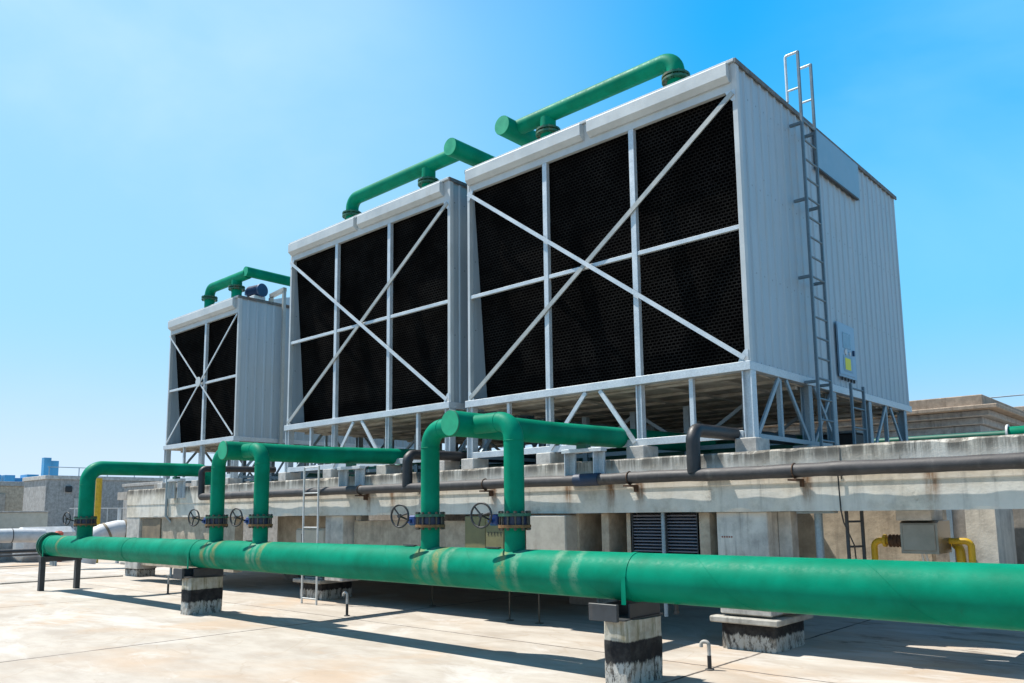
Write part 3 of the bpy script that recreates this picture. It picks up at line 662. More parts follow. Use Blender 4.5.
# ------------------------------------------------------------------ main pipe
YP, ZP, RP = 6.53, 0.974, 0.226
mp = thing('main_pipe', (-8, YP, 0), 'long thick green water main running across the whole photo at knee height', 'pipe')
m = MB(); xsx = [-19.95+0.25*k for k in range(0, 113)]
m.tube([(x, YP, ZP) for x in xsx], RP, 64); m.build('pipe_body', M['main'], mp)
m = MB(); m.disc((-19.98, YP, ZP), (1, 0, 0), 0.295, 0.045, 48); m.disc((-19.90, YP, ZP), (1, 0, 0), 0.285, 0.035, 48); m.build('end_flange', M['darkgreen'], mp)
for x in (-12.93, -4.36, -19.72):
    m = MB(); m.tube([(x-0.024, YP, ZP), (x+0.024, YP, ZP)], RP+0.006, 64); m.box(x-0.024, x+0.024, YP-RP-0.012, YP-RP-0.004, 0.735, ZP+0.02); m.build('strap', M['green'], mp)
m = MB(); n_ = 900                     # the spiral weld of the pipe
m.tube([(-19.8+k*0.03, YP+(RP+0.0006)*math.cos(1.2+k*0.03*2*math.pi/1.45), ZP+(RP+0.0006)*math.sin(1.2+k*0.03*2*math.pi/1.45)) for k in range(n_)], 0.0016, 6)
m.build('spiral_weld', M['main'], mp)
for x in (-15.6,):    # weld beads
    m = MB(); m.torus((x, YP, ZP), (1, 0, 0), RP, 0.006, 64, 6); m.build('weld_seam', M['main'], mp)
for x in (-11.35, -7.62, -6.22):  # little welded lifting lugs on top
    m = MB(); m.bar((x-0.10, YP-0.03, ZP+RP+0.012), (x+0.10, YP-0.03, ZP+RP+0.010), 0.05, 0.012); m.build('lug', M['charcoal'], mp)
m = MB(); m.tube([(-3.95, YP, ZP-RP+0.01), (-3.95, YP, ZP-RP-0.06)], 0.018, 10); m.disc((-3.95, YP, ZP-RP-0.07), (0, 0, 1), 0.026, 0.03, 10); m.build('drain_plug', M['black'], mp)

# pedestals under the main pipe
def pedestal(x, label):
    t = thing('pipe_pedestal', (x, 6.63, 0), label, 'pedestal', 'concrete pedestals under the green water main')
    p = MB(); p.prism([(x-0.145, 6.33), (x-0.115, 6.30), (x+0.115, 6.30), (x+0.145, 6.33), (x+0.145, 6.86), (x+0.115, 6.89), (x-0.115, 6.89), (x-0.145, 6.86)], 'z', -0.01, 0.585)
    p.sub(4, 0.012, 7.0)
    p.build('concrete_block', M['ped'], t)
    s = MB()                                                           # steel channel cross member
    s.box(x-0.13, x-0.115, 6.27, 6.93, 0.60, 0.735); s.box(x-0.113, x+0.13, 6.27, 6.93, 0.588, 0.602)
    s.box(x+0.10, x+0.115, 6.38, 6.90, 0.604, 0.735)
    s.build('saddle_channel', M['charcoal'], t)
    s = MB(); s.box(x-0.22, x+0.10, 6.19, 6.23, 0.585, 0.742, 0.004); s.build('saddle_plate', M['charcoal'], t)
    return t
pA = pedestal(-4.47, 'black and white banded concrete pedestal under the water main, nearest the camera')
pB = copy_tree(pA, (-13.0+4.47, 0, 0), 'flaking black and white pedestal under the water main beside the far double riser')
fr = thing('pipe_trestle', (-19.8, 6.68, 0), 'dark two legged steel trestle under the flanged far end of the water main', 'pipe support')
for y in (6.32, 7.05):
    m = MB(); m.box(-19.85, -19.72, y-0.05, y+0.05, 0, 0.63); m.build('leg', M['charcoal'], fr)
m = MB(); m.box(-19.87, -19.70, 6.26, 7.11, 0.632, 0.742, 0.004); m.build('cross_beam', M['charcoal'], fr)

# ------------------------------------------------------------------ risers
def riser_pipe(hx, xl, xr, yend, zend, label, pad):
    zh = 2.60
    t = thing('riser_pipe', (hx, YP, 1.2), label, 'pipe', 'double green risers feeding the towers')
    m = MB(); m.tube(fillet([(hx, 6.20, zh), (hx-0.06, 8.0, zh+0.01), (hx-0.12, yend, zend)], 0.5, 4), 0.146, 32); m.build('header', M['green'], t)
    m = MB(); m.disc((hx, 6.194, zh), (0, 1, 0), 0.142, 0.014, 40); m.build('end_cap', M['cap'], t)
    m = MB(); m.torus((hx, 6.20, zh), (0, 1, 0), 0.144, 0.006, 40, 6); m.build('weld_seam', M['darkgreen'], t)
    for x, s in ((xl, 1), (xr, -1)):
        m = MB(); m.tube(fillet([(x, YP, ZP+RP-0.03), (x, YP, zh), (hx-s*0.08, YP, zh)], 0.21, 12), 0.112, 32); m.build('riser', M['green'], t)
        m = MB(); m.torus((x, YP, zh-0.225), (0, 0, 1), 0.112, 0.005, 32, 6); m.build('weld_seam', M['green'], t)
        m = MB(); m.torus((x+s*0.215, YP, zh), (1, 0, 0), 0.112, 0.005, 32, 6); m.build('weld_seam', M['green'], t)
    return t
rB = riser_pipe(-6.58, -7.285, -5.92, 12.3, 2.70, 'near double green riser joining under a capped header, in front of the largest tower', 0)
rA = riser_pipe(-11.72, -12.47, -11.12, 12.6, 2.74, 'farther double green riser joining under a capped header, before the middle tower', 0)
t = thing('riser_pipe', (-18.2, YP, 1.2), 'single green riser bending once over to the smallest tower', 'pipe')
m = MB(); m.tube(fillet([(-18.03, YP, ZP+RP-0.05), (-18.03, YP, 2.625), (-18.28, 9.35, 2.66), (-18.28, 9.35, 2.28)], 0.30, 14), 0.150, 32); m.build('riser', M['green'], t)
m = MB(); m.torus((-18.03, YP, 2.26), (0, 0, 1), 0.150, 0.005, 32, 6); m.build('weld_seam', M['green'], t)

def valve(x, r, label, y=YP, z=1.505):
    t = thing('butterfly_valve', (x, y, z), label, 'valve', 'handwheel valves on the green risers')
    f = MB(); f.disc((x, y, z+0.062), (0, 0, 1), r+0.068, 0.032, 32); f.build('flange', M['flange'], t)
    f = MB(); f.disc((x, y, z-0.062), (0, 0, 1), r+0.068, 0.032, 32); f.build('flange', M['rustflange'], t)
    f = MB(); f.disc((x, y, z), (0, 0, 1), r+0.030, 0.088, 32); f.build('body', M['valveblue'], t)
    f = MB()
    for k in range(12):
        th = 2*math.pi*(k+.5)/12; px, py = x+math.cos(th)*(r+0.048), y+math.sin(th)*(r+0.048)
        f.tube([(px, py, z-0.105), (px, py, z+0.105)], 0.011, 8)
        f.disc((px, py, z+0.09), (0, 0, 1), 0.02, 0.018, 6); f.disc((px, py, z-0.09), (0, 0, 1), 0.02, 0.018, 6)
    f.build('bolt', M['bolt'], t)
    gx = x-(r+0.15)
    gb = MB(); gb.box(gx-0.06, gx+0.06, y-0.07, y+0.06, z-0.055, z+0.065, 0.015); gb.tube([(gx+0.055, y, z), (x-r-0.02, y, z)], 0.035, 12)
    gb.tube([(gx-0.02, y-0.065, z), (gx-0.02, y-0.10, z)], 0.03, 12); gb.build('gear_box', M['brightblue'], t)
    ax = Vector((0.18, -1, 0)).normalized(); wc = Vector((gx+0.02, y-0.27, z+0.06))
    st = MB(); st.tube([(gx-0.02, y-0.09, z+0.005), tuple(wc)], 0.011, 10); st.build('stem', M['black'], t)
    hw = MB(); hw.torus(wc, ax, 0.132, 0.012, 36, 8); hw = hw.build('hand_wheel', M['black'], t)
    h2 = MB(); h2.disc(wc, ax, 0.024, 0.04, 14); h2.build('hub', M['black'], hw)
    s = ax.orthogonal().normalized(); u = ax.cross(s)
    for k in range(3):
        th = 2*math.pi*k/3+0.5; d = s*math.cos(th)+u*math.sin(th)
        h2 = MB(); h2.tube([tuple(wc+d*0.015), tuple(wc+d*0.13)], 0.010, 8); h2.build('spoke', M['black'], hw)
    return t
v0 = valve(-5.92, 0.112, 'rusty handwheel valve on the rightmost riser of the near pair')
copy_tree(v0, (-7.285+5.92, 0, 0), 'rusty handwheel valve on the left riser of the near pair')
copy_tree(v0, (-11.12+5.92, 0, 0), 'handwheel valve on the right riser of the far pair')
copy_tree(v0, (-12.47+5.92, 0, 0), 'handwheel valve on the left riser of the far pair')
valve(-18.03, 0.150, 'black handwheel valve low on the single far riser')

# n-shaped galvanised props for the riser headers
def prop(x, zt, label):
    t = thing('pipe_prop', (x, 8.5, 2.0), label, 'pipe support', 'steel props under the riser headers')
    for sx in (-0.24, 0.24):
        m = MB(); m.box(x+sx-0.05, x+sx+0.05, 8.60, 8.643, 1.98, zt-0.052, 0.003); m.build('leg', M['galv'], t)
        m = MB(); m.box(x+sx-0.05, x+sx-0.038, 8.50, 8.598, 1.98, zt-0.052); m.build('leg_flange', M['galv'], t)
    m = MB(); m.box(x-0.33, x+0.33, 8.49, 8.62, zt-0.05, zt, 0.003); m.build('cross_beam', M['galv'], t)
    m = MB(); m.box(x-0.08, x+0.08, 8.50, 8.61, zt+0.002, zt+0.055); m.build('saddle', M['darkgreen'], t)
    return t
p0 = prop(-6.50, 2.42, 'pale galvanised prop on the deck edge under the near riser header')
copy_tree(p0, (-11.62+6.50, 0, 0.0), 'pale galvanised prop on the deck edge under the middle tower header')
copy_tree(p0, (-18.3+6.50, 0, 0.02), 'rusty looking prop on the deck edge under the single far pipe')

# ------------------------------------------------------------------ lagged pipe along the deck edge
lg = thing('lagged_pipe', (-8, 8.52, 1.9), 'long dark grey lagged pipe clamped along the deck edge', 'pipe')
m = MB(); N = 260; x0, x1 = -17.0, 9.0
pts = [(x0+(x1-x0)*k/N, 8.525+0.010*noise.noise(Vector((k*0.11, 1, 0))), 2.005+0.008*noise.noise(Vector((k*0.09, 5, 2)))) for k in range(N+1)]
m.tube(pts, 0.074, 20, rfun=lambda i: 0.074+0.007*noise.noise(Vector((i*0.35, 3.3, 0)))+(0.004 if i % 23 < 2 else 0)); m.build('pipe_body', M['lag'], lg)
for x, tgt in ((-4.84, 9.9), (-10.06, 10.1)):
    m = MB(); pth = fillet([(x, 8.52, 2.03), (x, 8.52, 2.545), (x-0.06, tgt+1.6, 2.60)], 0.14, 8)
    m.tube(pth, 0.083, 20, rfun=lambda i: 0.083+0.005*noise.noise(Vector((i*0.9, 1.3, x)))); m.build('branch', M['blacklag'], lg)
m = MB(); m.tube(fillet([(-17.0, 8.52, 2.005), (-17.02, 8.52, 2.62), (-16.8, 10.2, 2.64)], 0.10, 8), 0.070, 18); m.build('branch', M['blacklag'], lg)
for x in (-14.6, -11.3, -8.3, -5.76, -3.62, -1.36):
    m = MB(); m.box(x-0.05, x+0.05, 8.44, 8.645, 1.895, 1.918, 0.003); m.box(x+0.03, x+0.05, 8.56, 8.645, 1.83, 1.893, 0.003)
    m.torus((x, 8.525, 2.005), (1, 0, 0), 0.080, 0.008, 24, 6); m.build('clamp', M['rust'], lg)
m = MB(); m.tube([(-6.62, 8.525, 2.006), (-6.22, 8.525, 2.006)], 0.0835, 20); m.build('sleeve', M['navy'], lg)

# ------------------------------------------------------------------ ladders
def straight_ladder(name, label, rails, z0, z1, rungs, mat, rr=0.018, rail_w=0.045):
    (xa, ya), (xb, yb) = rails
    t = thing(name, ((xa+xb)/2, (ya+yb)/2, z0), label, 'ladder')
    for x, y in rails:
        m = MB(); m.box(x-rail_w/2, x+rail_w/2, y-rail_w/2, y+rail_w/2, z0, z1, 0.004); m.build('rail', mat, t)
    for z in rungs:
        m = MB(); m.tube([(xa, ya, z), (xb, yb, z)], rr, 10); m.build('rung', mat, t)
    return t
L = straight_ladder('wall_ladder', 'tall blue grey steel ladder up the ribbed side of the largest tower', ((-4.40, 11.33), (-4.40, 11.82)), 2.30, 8.44,
                    [2.55+0.30*k for k in range(17)], M['dullsteel'], 0.016, 0.04)
for z in (3.40, 4.95, 6.12, 7.3):
    for y in (11.33, 11.82):
        m = MB(); m.box(-4.585, -4.42, y-0.025, y+0.025, z-0.02, z+0.02, 0.003); m.build('stand_off', M['dullsteel'], L)
for y in (11.33, 11.82):          # grab loops that fold back over the roof
    m = MB(); m.tube(fillet([(-4.40, y, 8.43), (-4.595, y, 8.43), (-4.595, y, 7.69)], 0.03, 4), 0.020, 10); m.build('grab_loop', M['galv'], L)
    m = MB(); m.tube([(-4.40, y, 7.86), (-4.595, y, 7.86)], 0.016, 10); m.build('grab_bar', M['galv'], L)
L2 = straight_ladder('short_ladder', 'short dark ladder leaning at the tower base below the blue control box', ((-4.30, 12.35), (-4.30, 12.88)), 2.27, 3.47, [2.5, 2.8, 3.1, 3.4], M['dullsteel'], 0.014, 0.04)
L3 = straight_ladder('step_ladder', 'white ladder from the roof floor up over the deck edge', ((-12.86, 8.42), (-12.40, 8.42)), 0.0, 2.47, [0.10, 0.70, 1.36, 1.98, 2.45], M['whitepaint'], 0.012, 0.030)
L4 = straight_ladder('dark_ladder', 'short dark steel ladder under the deck, left of the stainless box', ((-3.27, 9.0), (-3.17, 9.18)), 0.60, 1.565, [0.9, 1.18, 1.45], M['charcoal'], 0.012, 0.032)
w = MB(); w.tube([(-3.20, 8.63, 2.0), (-3.19, 8.63, 1.58), (-3.18, 8.66, 1.45), (-3.17, 8.9, 1.2), (-3.17, 9.0, 0.5)], 0.008, 6)
tag(w.build('hanging_cable', M['black']), 'thin dark cable hanging down the deck edge above the dark ladder', 'cable')

# ------------------------------------------------------------------ control box on the tower side
cb = thing('control_box', (-4.5, 12.83, 3.6), 'pale blue control box with yellow label on the tower side', 'control box')
m = MB(); m.box(-4.612, -4.582, 12.52, 13.26, 3.66, 4.55, 0.01); m.build('case', M['boxblue'], cb)
dr = MB(); dr.box(-4.580, -4.572, 12.50, 13.16, 3.70, 4.50, 0.006); dr = dr.build('door', M['boxblue'], cb)
m = MB(); m.box(-4.570, -4.567, 12.68, 13.02, 4.14, 4.40); m.build('window', M['boxglass'], dr)
m = MB(); m.box(-4.570, -4.566, 12.66, 13.06, 3.76, 4.02, 0.002); m.build('label_plate', M['coverblue'], dr)
m = MB(); m.box(-4.564, -4.562, 12.72, 12.96, 3.79, 3.98); m.build('warning_label', M['labelyellow'], dr)
m = MB(); m.box(-4.570, -4.54, 13.08, 13.12, 4.05, 4.14, 0.005); m.build('handle', M['motor'], dr)
m = MB(); m.disc((-4.565, 12.78, 4.08), (1, 0, 0), 0.05, 0.012, 16); m.build('switch', M['whitepaint'], dr)
m = MB(); m.disc((-4.565, 12.95, 4.07), (1, 0, 0), 0.035, 0.012, 16); m.build('switch', M['whitepaint'], dr)
for k in range(5):
    m = MB(); m.tube([(-4.59, 12.62+0.13*k, 3.61), (-4.59, 12.62+0.13*k, 3.66)], 0.018, 8); m.build('cable_gland', M['black'], cb)
cb.location.y += 0.22

# ------------------------------------------------------------------ things under the deck edge
lv = thing('louver_vent', (-5.45, 8.9, 0.96), 'twin dark louvred vent set under the deck edge', 'vent')
m = MB(); m.box(-5.955, -5.925, 8.80, 8.90, 0.967, 1.566); m.box(-5.46, -5.42, 8.80, 8.90, 0.967, 1.566); m.box(-4.995, -4.96, 8.80, 8.90, 0.967, 1.566)
m.box(-5.925, -4.995, 8.80, 8.90, 0.967, 0.99); m.build('frame', M['charcoal'], lv)
m = MB(); m.box(-5.92, -5.0, 8.92, 8.94, 0.967, 1.566); m.build('backing', M['dark'], lv)
for a0, a1 in ((-5.922, -5.462), (-5.418, -4.998)):
    m = MB()
    for k in range(14):
        z = 1.0+0.040*k
        m.prism([(8.815, z), (8.89, z+0.026), (8.89, z+0.031), (8.815, z+0.012)], 'x', a0, a1)
    m.build('slats', M['louver'], lv)
pp = MB(); pp.tube([(-5.44, 8.76, 0.3), (-5.44, 8.76, 1.568)], 0.025, 12)
tag(pp.build('conduit_pipe', M['bluegalv']), 'grey upright conduit in front of the louvred vent', 'conduit')

oc = thing('switch_cabinet', (-8.45, 8.75, 0.5), 'olive metal cabinet under the deck, half behind the near left riser', 'cabinet')
m = MB(); m.box(-8.86, -8.42, 8.64, 8.88, 0.5, 1.54, 0.01); m.build('body', M['olive'], oc)
m = MB(); m.box(-8.38, -8.02, 8.60, 8.88, 0.5, 1.54, 0.01); m.build('door', M['olive'], oc)
m = MB(); m.box(-8.418, -8.382, 8.70, 8.86, 0.5, 1.53); m.build('gap', M['dark'], oc)
for k in range(5):              # a row of five small dark characters
    x = -8.34+0.062*k
    m = MB(); m.box(x, x+0.04, 8.595, 8.598, 1.300, 1.308); m.box(x+0.016, x+0.024, 8.595, 8.598, 1.276, 1.298); m.box(x+0.004, x+0.036, 8.595, 8.598, 1.264, 1.272); m.build('letter', M['ink'], oc)
bb = thing('equipment_cover', (-7.15, 8.7, 1.05), 'beige boxed equipment cover under the deck right of the near riser', 'equipment box')
m = MB(); m.box(-7.55, -6.83, 8.55, 8.86, 1.06, 1.545, 0.015); m.build('casing', M['beige'], bb)
m = MB(); m.box(-7.50, -6.86, 8.60, 8.86, 0.94, 1.055, 0.01); m.build('base', M['black'], bb)
tb = thing('storage_box', (-13.7, 9.0, 0.4), 'tan box under the deck with a dark slot, left of the white ladder', 'equipment box')
m = MB(); m.box(-13.95, -12.95, 8.95, 9.5, 0.43, 1.33, 0.04); m.build('casing', M['tan'], tb)
m = MB(); m.box(-13.72, -13.64, 8.944, 8.948, 1.02, 1.22); m.build('slot', M['dark'], tb)
bd = MB(); bd.box(-20.36, -19.36, 8.705, 8.733, 0.9, 1.53, 0.008)
tag(bd.build('wall_board', M['brownboard']), 'dull brown board fixed to the deck wall at its far left end', 'board')
cv = MB(); cv.tube([(-18.9, 8.80, 0.2), (-18.9, 8.80, 1.4), (-18.9, 8.62, 1.6), (-18.9, 8.62, 2.5)], 0.03, 10)
tag(cv.build('conduit_pipe', M['bluegalv']), 'thin grey conduit climbing the far left end of the deck', 'conduit')
cd = MB(); cd.tube([(-3.58, 9.0, 0.62), (-3.58, 9.0, 1.54)], 0.045, 14); cd.box(-3.80, -3.38, 8.92, 9.06, 1.541, 1.566, 0.004)
tag(cd.build('conduit_pipe', M['bluegalv']), 'thick grey conduit with a head plate under the deck, right of the large column', 'conduit')

sb = thing('stainless_box', (-2.6, 9.2, 1.1), 'tarnished stainless steel box hung under the deck on the right', 'equipment box')
m = MB(); m.prism([(9.05, 1.12), (9.05, 1.43), (9.12, 1.455), (9.52, 1.455), (9.52, 1.12)], 'x', -2.745, -2.385); m.build('case', M['stainless'], sb)
m = MB(); m.box(-2.72, -2.41, 9.036, 9.047, 1.15, 1.42, 0.004); m.build('cover', M['stainless'], sb)
m = MB(); m.box(-2.78, -2.44, 9.06, 9.5, 1.46, 1.566, 0.004); m.build('mount', M['plinth'], sb)
m = MB(); m.tube([(-2.62, 9.3, 1.12), (-2.56, 9.3, 0.7)], 0.012, 8); m.tube([(-2.58, 9.3, 1.12), (-2.52, 9.3, 0.7)], 0.012, 8); m.build('cable', M['whitepaint'], sb)
gp = thing('gas_pipe', (-2.9, 9.45, 0.6), 'yellow gas pipe with rusty flanged valve beside the stainless box', 'pipe')
m = MB(); m.tube(fillet([(-3.14, 9.42, 0.45), (-3.14, 9.42, 1.235), (-2.74, 9.42, 1.235)], 0.07, 8), 0.034, 16); m.build('pipe_body', M['yellow'], gp)
m = MB()
for x in (-3.02, -2.80): m.disc((x, 9.42, 1.235), (1, 0, 0), 0.068, 0.03, 20)
m.build('flange', M['yellow'], gp)
m = MB(); m.disc((-2.91, 9.42, 1.235), (1, 0, 0), 0.060, 0.13, 18)
for k in range(4): m.disc((-2.965+0.037*k, 9.42, 1.235), (1, 0, 0), 0.070, 0.014, 18)
m.build('valve_body', M['rust'], gp)
gp2 = thing('gas_pipe', (-2.3, 9.6, 0.6), 'dull yellow gas pipe bend right of the stainless box, in shade', 'pipe')
m = MB(); m.tube(fillet([(-2.384, 9.45, 1.24), (-2.18, 9.45, 1.24), (-2.18, 9.45, 0.45)], 0.06, 8), 0.034, 16); m.build('pipe_body', M['yellow'], gp2)
m = MB(); m.tube(fillet([(-2.37, 9.62, 1.20), (-2.30, 9.50, 1.16), (-2.27, 9.50, 0.45)], 0.06, 8), 0.045, 16); m.build('branch', M['yellow'], gp2)
bs = MB(); bs.box(-1.92, -1.4, 9.2, 9.6, 0.95, 1.0, 0.004); bs.box(-1.9, -1.42, 9.22, 9.58, 0.42, 0.948)
tag(bs.build('metal_cabinet', M['charcoal']), 'dark low metal cabinet beyond the fin wall at the far right', 'cabinet')

# gooseneck drain vents and floor bolts
def gooseneck(x, y, h, d, label):
    t = thing('gooseneck_vent', (x, y, 0), label, 'vent pipe', 'small gooseneck vents in the floor')
    m = MB(); m.tube([(x, y, -0.005), (x, y, h*0.52)], 0.021, 14); m.build('pipe_foot', M['black'], t)
    m = MB(); m.tube(fillet([(x, y, h*0.521), (x, y, h), (x+d*0.075, y-0.02, h), (x+d*0.075, y-0.02, h-0.055)], 0.035, 8), 0.019, 14); m.build('pipe_top', M['plinth'], t)
    m = MB(); m.torus((x, y, 0.005), (0, 0, 1), 0.035, 0.012, 16, 6); m.build('collar', M['brick'], t)
    return t
gooseneck(-4.17, 7.49, 0.275, -1, 'black and white gooseneck vent in the floor, nearest the camera')
gooseneck(-10.69, 7.83, 0.36, -1, 'black and white gooseneck vent standing near the white ladder')
gooseneck(-16.68, 7.72, 0.38, -1, 'black and white gooseneck vent farthest left near the far pedestal')
def anchor(x, y, h, label):
    m = MB(); m.tube([(x, y, 0.012), (x, y, h)], 0.012, 8); m.box(x-0.045, x+0.045, y-0.045, y+0.045, 0.0, 0.012)
    tag(m.build('floor_anchor', M['bolt']), label, 'anchor rod', 'anchor rods standing in the floor')
anchor(-8.28, 9.0, 0.42, 'thin steel anchor rod under the water main, left of two')
anchor(-7.72, 9.02, 0.42, 'thin steel anchor rod under the water main, right of two')
anchor(-10.6, 9.55, 0.32, 'short stub rod in the shade behind the water main by the white ladder')

# ------------------------------------------------------------------ background, right
bl = thing('roof_building', (-7, 26, 0), 'stained concrete roof building with a stepped cornice behind the largest tower', 'building')
def ringbox(x0, x1, y0, y1, z0, z1, mat, name):
    m = MB(); m.box(x0, x1, y0, y1, z0, z1, 0.02); return m.build(name, mat, bl)
ringbox(-14.0, -5.00, 24.1, 30, 4.26, 4.56, M['cornice'], 'parapet')
ringbox(-14.1, -4.62, 23.8, 30.2, 4.14, 4.257, M['cornice'], 'cornice')
for k, (o, z0, z1) in enumerate(((0.22, 3.98, 4.138), (0.45, 3.78, 3.978), (0.55, 3.40, 3.778))):
    ringbox(-14.0, -4.66-o*0.9, 23.84+o, 30.1, z0, z1, M['palewall'], 'cornice')
ringbox(-13.6, -5.5, 24.7, 29.6, 0, 3.398, M['wall'], 'wall')
rw = thing('roof_wall', (-3, 33, 0), 'plain stained wall with a thin handrail at the far right edge', 'wall')
m = MB(); m.box(-9, 8, 33, 33.3, 0, 4.9, 0.02); m.build('wall_body', M['palewall'], rw)
m = MB(); m.box(-9, 8, 32.9, 33.4, 4.902, 5.08, 0.02); m.build('coping', M['cornice'], rw)
m = MB(); m.tube([(-9, 33.1, 5.5), (8, 33.1, 5.5)], 0.025, 8)
for k in range(9): m.tube([(-8.6+2*k, 33.1, 5.08), (-8.6+2*k, 33.1, 5.5)], 0.02, 8)
m.build('handrail', M['bluegalv'], rw)
wb = MB(); wb.box(-16.0, -6.2, 21.5, 21.8, 0, 3.25, 0.01)
tag(wb.build('low_wall', M['column']), 'pale low wall glimpsed under the right end of the largest tower', 'wall')
gp3 = thing('rear_pipe', (-6, 20, 3.15), 'thin green pipe behind the deck at the right', 'pipe')
m = MB(); m.tube([(-12, 20, 3.17), (4, 20, 3.10)], 0.085, 18); m.build('pipe_body', M['darkgreen'], gp3)
m = MB(); m.tube([(-3.70, 20, 3.145), (-2.6, 20, 3.14)], 0.15, 18); m.build('sleeve', M['green'], gp3)
m = MB(); m.tube([(-3.74, 20, 3.145), (-3.70, 20, 3.145)], 0.20, 18); m.build('collar', M['whitepaint'], gp3)
for x in (-11, -8, -5, -2.0):
    m = MB(); m.box(x-0.05, x+0.05, 19.95, 20.05, 0, 3.04); m.build('pipe_support', M['bluegalv'], gp3)

# ------------------------------------------------------------------ background, left
def simple(name, parts, label, cat, group=None):
    t = thing(name, parts[0][1], label, cat, group)
    for nm, o, (x0, x1, y0, y1, z0, z1), mat in parts:
        m = MB(); m.box(x0, x1, y0, y1, z0, z1, 0.02); m.build(nm, mat, t)
    return t
hut = simple('plant_room', [('wall', (-62, 22, 0), (-64.5, -60, 19.1, 27.0, 0, 4.15), M['palewall']), ('coping', None, (-64.6, -59.9, 19.0, 27.1, 4.152, 4.42), M['plinth'])],
             'grey concrete plant room with a thin roof rail at the far left', 'building')
m = MB(); m.tube([(-60.2, 19.2, 5.0), (-60.2, 27, 5.0)], 0.03, 6)
for k in range(5): m.tube([(-60.2, 19.3+1.9*k, 4.42), (-60.2, 19.3+1.9*k, 5.0)], 0.03, 6)
m.build('roof_rail', M['bluegalv'], hut)
m = MB(); m.box(-59.98, -59.8, 20.3, 20.7, 3.3, 3.7, 0.03); m.build('wall_lamp', M['black'], hut)
m = MB(); m.box(-59.99, -59.96, 20.9, 22.0, 0, 2.9); m.build('light_panel', M['plinth'], hut)
simple('plant_room', [('wall', (-50, 23, 0), (-56, -46, 22.6, 27, 0, 3.55), M['palewall']), ('coping', None, (-56.1, -45.9, 22.5, 27.1, 3.552, 3.75), M['palewall']), ('ledge', None, (-45.99, -45.0, 19.6, 22.4, 2.35, 2.5), M['plinth'])],
       'long low grey plant room behind the yellow pole', 'building')
simple('plant_room', [('wall', (-70, 19, 0), (-78, -70, 15.0, 21.0, 0, 4.0), M['wall']), ('coping', None, (-78.1, -69.9, 14.9, 21.1, 4.002, 4.35), M['palewall']), ('louver', None, (-69.99, -69.9, 17.0, 19.5, 0.5, 3.4), M['slab'])],
       'brownish plant room at the far left edge of the photo', 'building')
sc = thing('screen_wall', (-33, 6, 0), 'beige panelled screen wall behind the silver duct at the left', 'wall')
for k in range(5):
    m = MB(); m.box(-34.2, -34.05, -4+3.0*k, -1.03+3.0*k, 0.9, 1.79, 0.01); m.build('panel', M['tan'], sc)
m = MB(); m.box(-34.25, -34.0, -4.1, 11.0, 1.792, 1.84, 0.01); m.build('coping', M['palewall'], sc)
m = MB(); m.box(-34.2, -34.05, -4, 11, 0, 0.898); m.build('base', M['palewall'], sc)
du = thing('silver_duct', (-31, 6, 0.7), 'silver lagged duct lying low along the left edge', 'duct')
m = MB(); m.tube([(-31, -3, 1.0), (-31, 8.9, 1.0), (-31, 9.4, 0.99), (-31.0, 9.9, 0.97)], 0.235, 28); m.build('duct_body', M['silver'], du)
for y in (-1, 2.0, 5.0, 8.9):
    m = MB(); m.torus((-31, y, 1.0), (0, 1, 0), 0.236, 0.014, 28, 6); m.build('band', M['charcoal'], du)
m = MB()
for y in (0, 4.0, 8.0): m.box(-31.2, -30.8, y-0.06, y+0.06, 0, 0.76)
m.build('support', M['charcoal'], du)
pr_ = thing('pipe_rack', (-30, 6, 0), 'low dark pipe rack running along the floor at the left', 'pipe rack')
m = MB(); m.tube([(-29.8, -3, 0.52), (-29.8, 10.2, 0.52)], 0.06, 12); m.tube([(-29.5, -3, 0.40), (-29.5, 10.4, 0.40)], 0.035, 10); m.build('pipe', M['charcoal'], pr_)
for y in (-2, 1, 4, 7, 9.8):
    m = MB(); m.box(-29.9, -29.4, y-0.03, y+0.03, 0.0, 0.33); m.build('rack_leg', M['bluegalv'], pr_)
el = thing('insulated_elbow', (-26.6, 10.3, 0.4), 'white insulated duct elbow with brown bands at the deck end', 'duct')
arc = [(-26.8, 9.75, 0.2), (-26.75, 9.85, 0.75), (-26.7, 10.1, 1.05), (-26.6, 10.6, 1.17), (-26.5, 11.4, 1.17)]
m = MB(); m.tube(fillet(arc, 0.5, 6), 0.31, 28); m.build('duct_body', M['silver'], el)
for p, d in (((-26.73, 9.93, 0.85), (0, 0.45, 0.8)), ((-26.66, 10.3, 1.10), (0.1, 1, 0.45)), ((-26.57, 10.8, 1.17), (0.1, 1, 0))):
    m = MB(); m.disc(p, d, 0.325, 0.07, 28); m.build('band', M['brownboard'], el)
yp = MB(); yp.tube([(-30, 11.25, 0), (-30, 11.25, 2.95)], 0.105, 18)
tag(yp.build('yellow_pole', M['yellow']), 'upright yellow pole behind the single green riser', 'pole')
wp = MB(); wp.tube([(-29, 11.6, 0), (-29, 11.6, 1.9)], 0.06, 12)
tag(wp.build('white_pole', M['whitepaint']), 'short white post right of the yellow pole', 'pole')
hr = MB(); hr.tube([(-36, 12.4, 1.95), (-36, 18, 1.95)], 0.014, 8)
for k in range(5): hr.tube([(-36, 12.6+1.3*k, 0), (-36, 12.6+1.3*k, 1.95)], 0.014, 8)
tag(hr.build('handrail', M['whitepaint']), 'thin pale handrail in front of the plant room', 'railing')
rb = MB(); rb.box(-32.2, -31.9, 10.6, 10.85, 0.9, 1.1, 0.06); rb.box(-32.18, -31.92, 10.62, 10.83, 0, 0.9)
tag(rb.build('red_bundle', M['redcloth']), 'small red and pale bundle behind the flanged pipe end', 'bundle')
